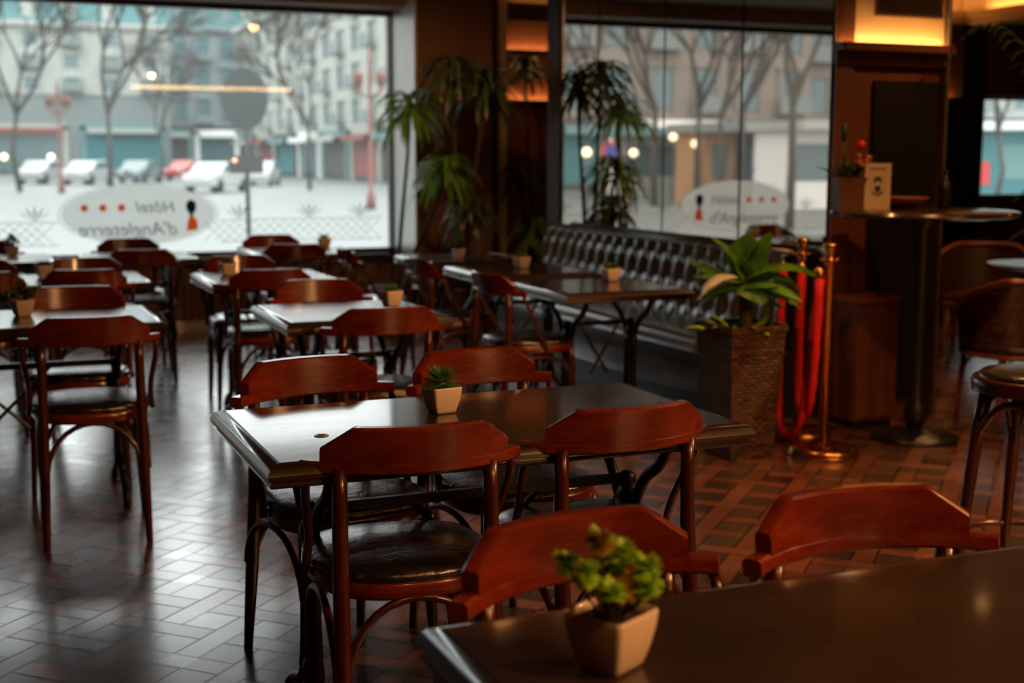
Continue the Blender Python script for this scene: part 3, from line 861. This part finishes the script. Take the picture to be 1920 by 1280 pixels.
# ================================================================== HIGH TABLE AND WHAT STANDS ON IT
HT = Vector((4.36, 5.26, 0))
ht = thing('high_table', 'tall round black bar table beside the brass stanchions', 'table', HT)
MB().lathe([(.02, 1.108), (.42, 1.112), (.445, 1.12), (.45, 1.13), (.445, 1.14), (.43, 1.145), (.01, 1.146)], n=48).build('tabletop', M['table_edge'], ht, auto=40)
MB().lathe([(.035, .05), (.05, .09), (.06, .13), (.05, .17), (.04, .20), (.036, .5), (.036, 1.05), (.09, 1.09), (.11, 1.108)], n=20).build('pedestal', M['black'], ht)
MB().lathe([(.20, 0), (.212, .005), (.212, .018), (.19, .028), (.08, .045), (.04, .06)], n=36).build('base', M['black'], ht)
zt = 1.1465
pb = thing('flower_box', 'dark planter box of dried flowers and red bloom on the high table', 'planter', (4.105, 5.515, zt), R(-20)); pb.scale = (.88, .88, .92)
MB().rings([sqr(.072, 0), sqr(.085, .17), sqr(.078, .17), sqr(.076, .15)]).build('box', M['wallwood'], pb, False)
MB().rings([sqr(.076, .14), sqr(.076, .152)]).build('soil', M['soil'], pb, False)
b = MB(); r = random.Random(12)
for i in range(46):
    b.leaf((r.uniform(-.05, .05), r.uniform(-.05, .05), .15), r.uniform(0, 6.28), r.uniform(.10, .22), .022, r.uniform(.6, 1.5), r.uniform(-.5, .8), 5)
b.build('leaves', M['leaf_dark'], pb)
b = MB(); b.tube([(.02, -.02, .15), (.045, -.03, .34)], .004, 5); b.tube([(-.03, .0, .15), (-.045, 0, .39)], .006, 5); b.ball((-.045, 0, .41), .022, 7, (1, 1, 2.4)); b.build('flower_stems', M['leaf_dark'], pb)
MB().ball((.045, -.03, .345), .028, 8, (1, 1, .8)).build('red_bloom', plain('red petals', (.75, .02, .01), .5), pb)
b = MB()
for k in range(14):
    a = r.uniform(0, 6.28); b.ball((.06+.035*math.cos(a), -.02+.035*math.sin(a), .20+r.uniform(0, .11)), .016, 6)
b.build('orange_blooms', plain('dry orange petals', (.40, .13, .04), .7), pb)
cdp = Vector((4.185, 5.40, zt)); 
cv = thing('sign_card', 'upright cream card with bearded face emblem on the high table', 'card', cdp, R(-32))
MB().box(-.062, .062, -.004, .004, 0, .225).build('card_panel', M['card'], cv, False, bevel=.001)
MB().box(-.05, .05, .004, .06, 0, .004).build('card_foot', M['card'], cv, False)
ink = plain('brown ink', (.045, .035, .035), .7); inkl = plain('light brown ink', (.30, .20, .13), .7)
def disc(mb, cx, cz, rx, rz_, y, n=28, th=.0008):
    return mb.ext([(cx+rx*math.cos(2*PI*j/n), y, cz+rz_*math.sin(2*PI*j/n)) for j in range(n)], (0, -th, 0))
def ringm(mb, cx, cz, r0, r1, y, a0=0, a1=2*PI, n=36, sz=1.2, th=.0008):
    for j in range(n):
        p, q = a0+(a1-a0)*j/n, a0+(a1-a0)*(j+1)/n
        mb.ext([(cx+r0*math.cos(p), y, cz+sz*r0*math.sin(p)), (cx+r1*math.cos(p), y, cz+sz*r1*math.sin(p)), (cx+r1*math.cos(q), y, cz+sz*r1*math.sin(q)), (cx+r0*math.cos(q), y, cz+sz*r0*math.sin(q))], (0, -th, 0))
    return mb
ringm(MB(), 0, .118, .034, .037, -.0042).build('emblem_ring', inkl, cv, False)
ringm(MB(), 0, .112, .030, .038, -.0046, PI*1.22, PI*1.78, 16).build('emblem_laurel', ink, cv, False)
e = MB(); disc(e, 0, .138, .019, .022, -.0044); disc(e, 0, .103, .016, .021, -.0044); e.build('emblem_hair', ink, cv, False)
disc(MB(), 0, .126, .0125, .013, -.0053).build('emblem_face', M['card'], cv, False)
MB().box(-.04, .04, -.0050, -.0042, .192, .204).build('emblem_band', inkl, cv, False)
bw = tag(MB().lathe([(.06, 0), (.075, .003), (.125, .045), (.13, .055), (.124, .055), (.07, .012), (.01, .009)], n=36).build('wooden_bowl', M['orange_wood']), 'shallow reddish wooden bowl on the high table beside the card', 'bowl')
bw.location = (4.43, 5.51, zt)
bo = thing('bottle', 'dark bottle standing alone at the right of the high table', 'bottle', (4.62, 5.42, zt))
MB().lathe([(.028, 0), (.031, .004), (.031, .10), (.027, .12), (.012, .145), (.011, .175)], n=20).build('bottle_body', M['black'], bo)
MB().lathe([(.013, .172), (.013, .19), (.004, .191)], n=14).build('bottle_cap', M['iron'], bo)
# wooden cabinet behind the stanchions
cb = thing('wooden_cabinet', 'low brown wooden cabinet against the column behind the near stanchion', 'cabinet', (4.34, 5.66, 0))
MB().box(-.13, .13, -.10, .10, .04, .66).build('carcass', M['wallwood'], cb, False)
MB().box(-.14, .14, -.112, .11, .66, .69).build('cabinet_top', M['orange_wood'], cb, False)
MB().box(-.125, .125, -.112, -.10, .06, .64).build('cabinet_door', M['wallwood'], cb, False)
MB().box(-.12, .12, -.09, .10, 0, .04).build('plinth', M['black'], cb, False)

# ================================================================== BAR STOOL
bs = thing('bar_stool', 'round leather-topped wooden bar stool at the right frame edge', 'stool', (2.96, 3.03, 0), R(20))
MB().lathe([(.17, .700), (.185, .704), (.188, .735), (.182, .745), (.168, .748)], n=40).build('seat_ring', M['chair_leg'], bs, auto=50)
MB().lathe([(.17, .742), (.168, .752), (.155, .763), (.11, .771), (.01, .774)], n=40).build('seat_cushion', M['leather'], bs)
for k in range(4):
    a = PI/4+k*PI/2; c_, s_ = math.cos(a), math.sin(a)
    MB().tube([(.225*c_, .225*s_, 0), (.20*c_, .20*s_, .25), (.165*c_, .165*s_, .60), (.145*c_, .145*s_, .705)], [.014, .017, .021, .021], 10).build('leg', M['chair_leg'], bs)
    b_ = a+PI/2
    MB().tube(bez((.185*c_, .185*s_, .42), (.18*c_, .18*s_, .76), (.18*math.cos(b_), .18*math.sin(b_), .76), (.185*math.cos(b_), .185*math.sin(b_), .42), 14), .0115, 8).build('leg_hoop', M['chair_leg'], bs)
MB().tube([(.20*math.cos(2*PI*j/28), .20*math.sin(2*PI*j/28), .24) for j in range(28)], .011, 8, closed=True).build('foot_ring', M['chair_leg'], bs)

# ================================================================== RATTAN CHAIRS, ROUND TABLE, PALM
def rattan(lab, loc, rz):
    t = thing('rattan_armchair', lab, 'chair', loc, rz, 'rattan armchairs')
    a0 = R(112); n = 28; rs = []; top = []
    for i in range(n+1):
        a = -a0+2*a0*i/n; k = abs(a)/a0; zt_ = .78-.16*max(0, (k-.35)/.65)**1.2
        x, y = .29*math.sin(a), -.27*math.cos(a)
        top.append(Vector((x*1.06, y*1.06, zt_)))
        rs.append([Vector((x*.98, y*.98, .42)), Vector((x, y, .42)), Vector((x*1.06, y*1.06, zt_)), Vector((x*1.03, y*1.03, zt_))])
    MB().rings(rs).build('woven_back', M['rattan'], t, auto=40)
    MB().tube(top, .018, 8).build('top_rail', M['orange_wood'], t)
    MB().lathe([(.02, .40), (.265, .40), (.285, .41), (.285, .44), (.26, .452), (.01, .455)], n=32).build('woven_seat', M['rattan'], t)
    MB().tube([(.275*math.cos(2*PI*j/28), .275*math.sin(2*PI*j/28), .39) for j in range(28)], .014, 8, closed=True).build('seat_hoop', M['orange_wood'], t)
    for k in range(4):
        a = PI/4+k*PI/2; c_, s_ = math.cos(a), math.sin(a)
        MB().tube([(.29*c_, .29*s_, 0), (.26*c_, .26*s_, .40)], [.014, .018], 8).build('leg', M['orange_wood'], t)
        MB().tube(bez((.275*c_, .275*s_, .22), (.26*c_, .26*s_, .34), (.22*c_, .22*s_, .36), (.13*c_, .13*s_, .385), 8), .009, 6).build('leg_brace', M['orange_wood'], t)
    return t
rattan('dark woven rattan armchair backing us beside the black bar table', (5.08, 5.36, 0), R(-12))
rattan('orange-lit rattan armchair farther back at the right frame edge', (6.62, 7.35, 0), R(130))
rt = thing('round_table', 'dark round pedestal table at the right frame edge between the rattan armchairs', 'table', (6.18, 6.25, 0))
MB().lathe([(.02, .725), (.36, .728), (.385, .735), (.39, .745), (.38, .754), (.01, .755)], n=40).build('tabletop', M['chair_leg'], rt, auto=40)
MB().lathe([(.05, .03), (.05, .70), (.12, .726)], n=18).build('pedestal', M['black'], rt)
MB().lathe([(.22, 0), (.23, .01), (.21, .025), (.05, .04)], n=30).build('base', M['black'], rt)
pm = thing('palm_plant', 'potted palm with thin arching leaves at the right frame edge', 'plant', (5.72, 5.28, 0))
MB().lathe([(.12, 0), (.14, .01), (.17, .30), (.18, .32), (.165, .32), (.16, .28)], n=28).build('pot', M['wicker'], pm)
MB().lathe([(.16, .28), (.16, .295)], n=20).build('soil', M['soil'], pm)
r = random.Random(21)
def frond(p0, p1, p2, p3, ll, k=22):
    fr = MB()
    path = bez(p0, p1, p2, p3, k); fr.tube(path, [.008-.006*i/k for i in range(k+1)], 5)
    for i in range(6, k+1):
        d = (path[i]-path[i-1]).normalized(); az = math.atan2(d.y, d.x)
        s = ll*math.sin(PI*(.25+.7*(i-6)/(k-6)))
        for q in (-1, 1):
            fr.leaf(path[i], az+q*r.uniform(.5, .9), s*r.uniform(.85, 1.1), .013, d.z*.6+.1, -1.1, 5, .3)
    fr.build('palm_frond', M['leaf_dark'], pm)
for az, rr, h in ((2.5, .55, 1.45), (3.2, .55, 1.25), (1.8, .5, 1.55), (2.85, .35, 1.6), (.4, .6, 1.5), (-.6, .6, 1.35), (1.0, .5, 1.6), (-1.6, .5, 1.4), (2.2, .6, 1.15)):
    c_, s_ = math.cos(az), math.sin(az)
    frond((.03*c_, .03*s_, .29), (.05*c_, .05*s_, h*.7), (.2*rr*c_, .2*rr*s_, h*1.15), (rr*c_, rr*s_, h*.82), .26)
frond((-.03, 0, .29), (-.15, .10, 1.4), (-.55, .25, 2.35), (-.88, .30, 2.02), .24)

# ================================================================== WINDOW DECALS
YD = YW+.045
wd = thing('window_sign', 'pale oval window sign with lettering, three orange dots and a guard figure', 'sign', (1.335, YD, .93))
n = 64
MB().ext([(.615*math.cos(2*PI*j/n), 0, .245*math.sin(2*PI*j/n)) for j in range(n)], (0, .002, 0)).build('oval_plate', M['decal'], wd, False)
ringm(MB(), 0, 0, .632, .640, .001, sz=.402, n=64).build('oval_line', M['decal_line'], wd, False)
ROT = (PI/2, 0, 0)
text('H\u00f4tel', .135, M['decal_grey'], 'lettering', wd, (.135, -.002, .055), ROT, True)
text("d'Angleterre", .155, M['decal_grey'], 'lettering', wd, (-.085, -.002, -.125), ROT, True)
for x in (-.435, -.29, -.145):
    disc(MB(), x, .055, .030, .030, -.001, 20).build('dot', M['decal_orange'], wd, False)
g = MB(); g.ext([(.415+.042*math.cos(t_)*(1+.15*math.sin(t_)), -.001, .055+.06*math.sin(t_)) for t_ in [2*PI*j/24 for j in range(24)]], (0, -.001, 0)); g.box(.40, .43, -.002, -.001, -.02, .01)
g.build('guard_hat', M['decal_black'], wd, False)
MB().ext([(.37, -.001, -.145), (.465, -.001, -.135), (.462, -.001, -.06), (.435, -.001, -.022), (.405, -.001, -.02), (.385, -.001, -.05)], (0, -.001, 0)).build('guard_coat', M['decal_orange'], wd, False)
lt = MB()
x = -2.4
while x < 3.3:
    if not (.70 < x+.06 < 1.98):
        for q in (-1, 1):
            lt.tube([(x-q*.085, YD, .70), (x+q*.085, YD, .86)], .003, 4)
    x += .085
for a, b_ in ((-2.45, .70), (1.98, 3.40)):
    lt.tube([(a, YD, .875), (b_, YD, .875)], .004, 4); lt.tube([(a, YD, .69), (b_, YD, .69)], .004, 4)
lt = tag(lt.build('lattice_decal', M['decal_line'], smooth=False), 'grey etched diamond lattice band along the bottom of the left window', 'decal')
for x in (-2.0, -1.3, -.6, .1, .52, 2.15, 2.75, 3.2):
    b = MB()
    for k in (-2, -1, 0, 1, 2):
        a = k*.42; b.ext([(x, YD, .88), (x+.10*math.sin(a)-.014*math.cos(a), YD, .88+.075*math.cos(a)), (x+.17*math.sin(a), YD, .88+.14*math.cos(a)), (x+.10*math.sin(a)+.014*math.cos(a), YD, .88+.075*math.cos(a))], (0, .001, 0))
    b.build('tulip_ornament', M['decal_line'], lt, False)
b = MB()
for k in (-1.1, -.5, .45, 1.0):
    b.ext([(1.335+.06*k, YD, 1.175), (1.335+.16*k-.014, YD, 1.24), (1.335+.20*k, YD, 1.31), (1.335+.16*k+.018, YD, 1.235)], (0, .001, 0))
b.build('crest_ornament', M['decal_line'], lt, False)

# ================================================================== THE STREET OUTSIDE
ZG = -.25
M['stone'] = plain('pale stone', (.37, .385, .355), .9, 0, .06, .4)
M['stone2'] = plain('grey stone', (.19, .22, .22), .9, 0, .06, .4)
M['stone3'] = plain('brownish stone', (.23, .20, .175), .9, 0, .1, .4)
M['zinc'] = plain('teal zinc roof', (.065, .17, .18), .5, 0, .1, .5)
M['winglass'] = plain('far window glass', (.09, .15, .165), .15, 0, .2, 1)
M['shopdark'] = plain('dark shop front', (.06, .055, .055), .5, 0, .2, 1)
M['shopred'] = plain('red shop front', (.22, .05, .035), .5, 0, .2, 1)
M['shopteal'] = plain('teal shop front', (.03, .16, .18), .5, 0, .2, 1)
M['awning'] = plain('teal awning', (.12, .24, .24), .7, 0, .1, 1)
M['asphalt'] = plain('pale wet asphalt', (.125, .138, .136), .5, 0, .12, .3)
M['carwhite'] = plain('white car paint', (.40, .42, .42), .2, 0, .03, 1, .5)
M['carred'] = plain('red car paint', (.40, .03, .02), .2, 0, .05, 1, .5)
M['cargrey'] = plain('grey car paint', (.16, .20, .21), .2, 0, .05, 1, .5)
M['tyre'] = plain('tyre rubber', (.015, .015, .015), .8)
M['branch'] = plain('bare branch bark', (.050, .042, .035), .9, 0, .3, 3)
M['lampglow'] = emit('warm street lamp', (1, .75, .45), 5)
M['signback'] = plain('grey sign back', (.028, .034, .034), .5, .3, .15, 3)
M['kiosk_orange'] = plain('orange kiosk wall', (.38, .20, .09), .7)
M['kiosk_blue'] = plain('pale blue kiosk wall', (.14, .24, .34), .7)
M['rusty'] = plain('reddish iron', (.20, .075, .06), .6, .2, .2, 3)
M['blue'] = plain('sign blue', (.03, .06, .30), .5)
M['signred'] = plain('sign red', (.55, .03, .03), .5)
struct(MB().box(-120, 140, YW+.3, 260, ZG-.1, ZG).build('street_ground', M['asphalt'], smooth=False))

def building(lab, x0, x1, y, depth, h, nfl, nwin, wall, ground='shopdark', roof=True, mans=3.0, axis='x', fh0=3.6, roofm='zinc', skip=()):
    """facade faces -Y (axis x) or -X (axis y: x0,x1 are then the Y range and y the X of the facade)"""
    t = thing('street_building', lab, 'building')
    P = (lambda u, d, z: (u, y+d, z)) if axis == 'x' else (lambda u, d, z: (y+d, u, z))
    def bx(mb, u0, u1, d0, d1, z0, z1):
        a, b = P(u0, d0, z0), P(u1, d1, z1)
        return mb.box(min(a[0], b[0]), max(a[0], b[0]), min(a[1], b[1]), max(a[1], b[1]), z0, z1)
    bx(MB(), x0, x1, 0, depth, ZG+fh0, ZG+h).build('facade', M[wall], t, False)
    bx(MB(), x0, x1, .15, depth, ZG, ZG+fh0).build('ground_floor', M[ground], t, False)
    bx(MB(), x0-.3, x1+.3, -.5, depth, ZG+h, ZG+h+.45).build('cornice', M[wall], t, False)
    if roof:
        rs = []
        for q, z in ((0, h+.45), (1.1, h+.45+mans)):
            rs.append([Vector(P(x0+q, q, ZG+z)), Vector(P(x1-q, q, ZG+z)), Vector(P(x1-q, depth-q, ZG+z)), Vector(P(x0+q, depth-q, ZG+z))])
        MB().rings(rs).build('roof', M[roofm], t, False)
    fh = (h-fh0)/nfl; sp = (x1-x0)/nwin
    w0 = None; proto = {}
    for i in range(nwin):
        for k in range(nfl):
            u = x0+sp*(i+.5); z = ZG+fh0+fh*k
            b = MB(); ww = min(.62, sp*.24)
            bx(b, u-ww, u+ww, -.05, .03, z+.45, z+fh-.55)
            wo = b.build('window', M['winglass'], t, False)
            s = MB(); bx(s, u-ww-.16, u-ww, -.14, .02, z+.35, z+fh-.45); bx(s, u+ww, u+ww+.16, -.14, .02, z+.35, z+fh-.45); bx(s, u-ww-.25, u+ww+.25, -.22, .02, z+fh-.5, z+fh-.33)
            s.build('window_surround', M[wall], wo, False)
            if (i+k) % 2 == 0:
                s = MB(); bx(s, u-ww-.35, u+ww+.35, -.75, 0, z+.30, z+.42)
                bx(s, u-ww-.35, u+ww+.35, -.75, -.70, z+.42, z+1.15)
                s.build('balcony', M['stone2'], wo, False)
    if roof and mans > 1.5:
        for i in range(0, nwin):
            u = x0+sp*(i+.5); b = MB(); bx(b, u-.6, u+.6, .1, 1.3, ZG+h+.6, ZG+h+.45+mans*.75)
            b.build('dormer', M[wall], t, False)
    for i in range(max(2, nwin//2)):
        u0 = x0+(x1-x0)*(i+.12)/max(2, nwin//2); u1 = x0+(x1-x0)*(i+.88)/max(2, nwin//2)
        b = MB(); sh = min(fh0, 4.6)
        bx(b, u0, u1, .02, .16, ZG+.3, ZG+sh-.7)
        s = MB(); bx(s, u0-.5, u0, -.1, .16, ZG, ZG+sh-.2); bx(s, u1, u1+.5, -.1, .16, ZG, ZG+sh-.2); bx(s, u0-.5, u1+.5, -.1, .16, ZG+sh-.55, ZG+sh-.05)
        s.build('shop_surround', M[['white', 'shopdark', 'stone', 'awning'][(i+len(lab)) % 4]], t, False)
        so = b.build('shop_window', M[['shopred', 'shopteal', 'winglass', 'shopdark'][(i*3+len(lab)) % 4]], t, False)
        b = MB(); bx(b, u0, u1, -1.0, .15, ZG+sh-.55, ZG+sh-.42); bx(b, u0, u1, -1.0, -.92, ZG+sh-.85, ZG+sh-.55)
        b.build('awning', M[['white', 'awning', 'shopred', 'stone'][(i+len(lab)) % 4]], so, False)
    return t
building('pale stone building with balconies at upper left beyond the window', 1, 18.3, 128, 18, 13.2, 3, 5, 'stone', mans=3.4, fh0=7.2, ground='stone2')
building('low grey building with teal roof in the centre gap between pale facades', 18.8, 34, 150, 16, 15.2, 3, 6, 'stone2', mans=9, fh0=5)
building('long pale stone building receding at right beyond the left window', 76, 132, 25.5, 18, 13.5, 4, 14, 'stone', axis='y', mans=2.8)
building('pale building at far left, seen only through the mirror', -62, -34, 62, 16, 18, 5, 10, 'stone3', mans=3)
building('brownish building behind bare trees, seen in the mirror', -33.5, -8, 60, 16, 19, 5, 10, 'stone3', mans=3)
building('pale building between the mirror view and the left window view', -7, 0, 90, 16, 15, 4, 3, 'stone', mans=3)
building('pale building beyond the far right window', 44, 70, 52, 14, 14, 4, 8, 'stone', mans=3)

def make_tree(seed, h=9.0, spread=1.0, twig=6):
    r = random.Random(seed); tr = MB(); br = MB()
    def grow(p, d, L, rad, lev):
        mid = p+d*L*.5+Vector((r.uniform(-1, 1), r.uniform(-1, 1), r.uniform(-.3, .3)))*L*.07
        q = p+d*L
        (tr if lev == 0 else br).tube([p, mid, q], [rad, rad*.82, rad*.66], 6 if lev < 2 else 4)
        if lev >= 7: return
        k = 3 if lev < 5 else 2
        for i in range(k):
            a = r.uniform(0, 6.28); s = r.uniform(.35, .8)*spread
            e = d.orthogonal().normalized(); e = Matrix.Rotation(a+i*2.1, 3, d) @ e
            nd = (d+e*s+Vector((0, 0, .12))).normalized()
            grow(q if i else q-d*L*.06, nd, L*r.uniform(.62, .82), rad*.67, lev+1)
    grow(Vector((0, 0, 0)), Vector((0, 0, 1)), h*.30, h*.0125, 0)
    return tr, br
def tree(lab, loc, seed, h, spread=1.0, rz=0):
    tr, br = make_tree(seed, h, spread)
    t = thing('bare_tree', lab, 'tree', loc, rz, 'bare street trees')
    tr.build('trunk', M['branch'], t); br.build('branches', M['branch'], t, False)
    return t
def pos(px, depth):
    p = at(px, 300, depth); return (p.x, p.y, ZG)
tA = tree('bare tree at the far left edge of the left window', pos(35, 62), 31, 12)
dup(tA, 'bare tree left of the round traffic sign, before the pale facade', pos(205, 58), 1.0)
dup(tA, 'thin bare tree just left of the round sign, by the shop fronts', pos(300, 88), 2.2, scale=(.8, .8, .8))
dup(tA, 'bare tree right of the round sign, before the receding facade', pos(580, 66), 4.0, scale=(.85, .85, .85))
def mpos(px, Y):
    a = math.atan((px-960)/F)+YAW; return (2*XM-Y*math.tan(a), Y, ZG)
tB = tree('bare tree with forked trunk at the right of the mirror view', mpos(1478, 26), 44, 9.5, .9)
for px, Y, rz, s, lab in ((1385, 36, 1.3, 1.1, 'dark bare tree near the mirror seam at right'), (1305, 40, 2.6, 1.15, 'bare tree in the middle of the mirror view'), (1225, 40, 3.9, 1.15, 'bare tree left of the middle in the mirror view'), (1130, 44, 5.0, 1.2, 'bare tree at the left end of the mirror view'), (1345, 30, .6, .95, 'nearer bare tree in the mirror above the oval sign')):
    dup(tB, lab, mpos(px, Y), rz, scale=(s, s, s))
tree('bare tree seen through the far right window', (31.0, 34, ZG), 52, 8)

def car(lab, loc, rz, paint):
    t = thing('parked_car', lab, 'car', loc, rz, 'parked cars')
    pr = [(-2.0, .28), (-2.05, .62), (-1.95, .86), (-1.15, .96), (-.55, 1.38), (.75, 1.42), (1.45, 1.0), (1.98, .90), (2.05, .55), (2.0, .28)]
    MB().ext([(x, -.80, z) for x, z in pr], (0, 1.6, 0)).build('body', M[paint], t, False, bevel=.08)
    MB().ext([(x, -.815, z) for x, z in ((-1.02, .98), (-.5, 1.32), (.68, 1.35), (1.28, 1.0))], (0, 1.63, 0)).build('side_windows', M['winglass'], t, False)
    for x in (-1.25, 1.25):
        for y in (-.82, .62):
            MB().rings([[Vector((x+.32*math.cos(2*PI*j/18), y+d, .32+.32*math.sin(2*PI*j/18))) for j in range(18)] for d in (0, .2)]).build('wheel', M['tyre'], t)
    for x in (-2.06, 2.02):
        for y in (-.6, .4): MB().box(x, x+.04, y, y+.22, .62, .74).build('lamp', M['white'], t, False)
    return t
k1 = car('white car parked before the teal shop front at left', pos(165, 78), 1.05, 'carwhite')
def cardup(src, lab, p, rz, paint=None):
    o = dup(src, lab, p, rz)
    return o
cardup(k1, 'white car at the left edge of the window, by the red shop', pos(78, 80), 1.1)
cardup(k1, 'white car below the round traffic sign', pos(490, 76), 1.2)
k2 = car('red car behind the white one, left of the round sign', pos(352, 92), .9, 'carred')
k3 = car('grey car in the middle of the street, left of the round sign', pos(262, 84), 1.1, 'cargrey')
car('white car nearest the window, right above the oval sign', pos(405, 62), .95, 'carwhite')
cardup(k3, 'grey car seen in the mirror before the shop with blinds', mpos(1430, 56), -.3)


ts = thing('traffic_sign', 'round grey traffic sign seen from behind on a pole outside', 'sign', pos(463, 17))
MB().tube([(0, 0, 0), (0, 0, 2.72)], .03, 10).build('pole', M['signback'], ts)
rot = Matrix.Rotation(R(-53), 3, 'Z')
dd = [rot @ Vector((.385*math.cos(2*PI*j/40), 0, .395*math.sin(2*PI*j/40))) + Vector((-.03, -.05, 2.38)) for j in range(40)]
MB().ext(dd, rot @ Vector((0, .02, 0))).build('sign_disc', M['signback'], ts, False)
MB().box(-.24, .20, -.06, -.03, 1.44, 1.66).build('small_panel', M['shopdark'], ts, False)
MB().ball((-.17, -.07, 1.60), .03, 8).build('signal_lamp', emit('red signal', (1, .15, .05), 2), ts)
lp = thing('street_lamp', 'reddish iron street lamp with lanterns near the window jamb', 'lamp', pos(695, 42))
MB().lathe([(.16, 0), (.14, .4), (.07, .6), (.055, 3.6), (.07, 4.2), (.05, 4.8), (.01, 5.1)], n=12).build('lamp_post', M['rusty'], lp)
for k in range(4):
    a = k*PI/2+.4; c_, s_ = math.cos(a), math.sin(a)
    MB().tube(bez((0, 0, 3.6), (.25*c_, .25*s_, 3.5), (.5*c_, .5*s_, 3.6), (.5*c_, .5*s_, 3.85), 8), .03, 6).build('lamp_arm', M['rusty'], lp)
    MB().lathe([(.06, 3.85), (.12, 4.15), (.13, 4.2), (.03, 4.35)], (.5*c_, .5*s_, 0), 10).build('lantern', M['rusty'], lp)
dup(lp, 'iron street lamp at left, its thin red post crossing the pale facade', pos(113, 60), .6)
np_ = thing('parking_sign', 'round red and blue street sign seen in the mirror', 'sign', mpos(1142, 22))
MB().tube([(0, 0, 0), (0, 0, 2.0)], .03, 8).build('pole', M['steel'], np_)
nrot = Matrix.Rotation(R(35), 3, 'Z')
MB().ext([nrot @ Vector((.19*math.cos(2*PI*j/30), 0, .19*math.sin(2*PI*j/30)))+Vector((0, -.05, 1.75)) for j in range(30)], nrot @ Vector((0, .02, 0))).build('sign_rim', M['signred'], np_, False)
MB().ext([nrot @ Vector((.13*math.cos(2*PI*j/30), -.004, .13*math.sin(2*PI*j/30)))+Vector((0, -.05, 1.75)) for j in range(30)], nrot @ Vector((0, .02, 0))).build('sign_face', M['blue'], np_, False)
# street-side kiosk rows seen in the mirror, with lit lamps
def kiosk(lab, loc, w, wallm, roofm, rz=0):
    t = thing('street_kiosk', lab, 'kiosk', loc, rz, 'street kiosks in the mirror')
    MB().box(-w/2, w/2, 0, 2, 0, 2.5).build('kiosk_wall', M[wallm], t, False)
    MB().box(-w/2-.3, w/2+.3, -1.2, 2.2, 2.5, 2.8).build('kiosk_roof', M[roofm], t, False)
    MB().box(-w/2+.3, w/2-.3, -.03, .02, .9, 2.1).build('kiosk_hatch', M['winglass'], t, False)
    return t
kiosk('teal-roofed kiosk in the mirror below the bare trees', mpos(1405, 44), 4.2, 'stone2', 'awning')
kiosk('pale-walled teal-roofed kiosk in the mirror left of the trees', mpos(1270, 48), 5.5, 'stone', 'awning')
kx = thing('shop_stall', 'teal shop stall with a red front seen through the far right window', 'stall', (33.6, 37, ZG), R(-40))
MB().box(-2.4, 2.4, 0, 2, 0, 2.6).build('stall_wall', M['shopteal'], kx, False)
MB().box(-2.7, 2.7, -.8, 2.2, 2.6, 2.9).build('stall_roof', M['white'], kx, False)
MB().box(-1.0, -.1, -.06, 0, .7, 1.5).build('stall_poster', M['signred'], kx, False)
MB().box(.3, 2.0, -.05, 0, .9, 2.1).build('stall_window', M['awning'], kx, False)
kiosk('white kiosk at the right end of the mirror view', mpos(1522, 36), 2.0, 'white', 'stone')
kiosk('orange-walled kiosk in the mirror between the bare trees', mpos(1345, 40), 1.2, 'kiosk_orange', 'stone2')
kiosk('blue-fronted kiosk in the mirror, right of the thick seam', mpos(1436, 40), 1.2, 'kiosk_blue', 'white')
for k, (px, py, Y, lab) in enumerate(((1258, 258, 41, 'bright white street light above the kiosk in the mirror'), (1299, 270, 40.5, 'warm round street light beside the kiosk in the mirror'), (1185, 287, 40, 'small warm street light at left in the mirror'), (1098, 286, 34, 'orange street light behind the drooping plant in the mirror'))):
    a = math.atan((px-960)/F)+YAW; dep = Y/math.cos(a)*math.cos(a-YAW); z = CH+(295-py)/F*dep
    t = thing('street_light', lab, 'lamp', (2*XM-Y*math.tan(a), Y, ZG), 0, 'street lights in the mirror')
    MB().tube([(0, 0, 0), (0, 0, z-ZG)], .03, 6).build('light_post', M['shopdark'], t)
    MB().ball((0, 0, z-ZG), .13, 10).build('globe', M['lampglow'], t)
for px, dep, lab in ((8, 118, 'warm shop lamp at the far left edge of the window'), (96, 118, 'warm shop lamp at the red shop front on the left')):
    p = at(px, 300, dep)
    t = thing('shop_lamp', lab, 'lamp', (p.x, p.y, ZG), 0, 'warm shop lamps')
    MB().tube([(0, 0, 0), (0, 0, 1.5)], .05, 6).build('light_post', M['shopdark'], t)
    MB().ball((0, 0, 1.6), .26, 10).build('globe', M['lampglow'], t)
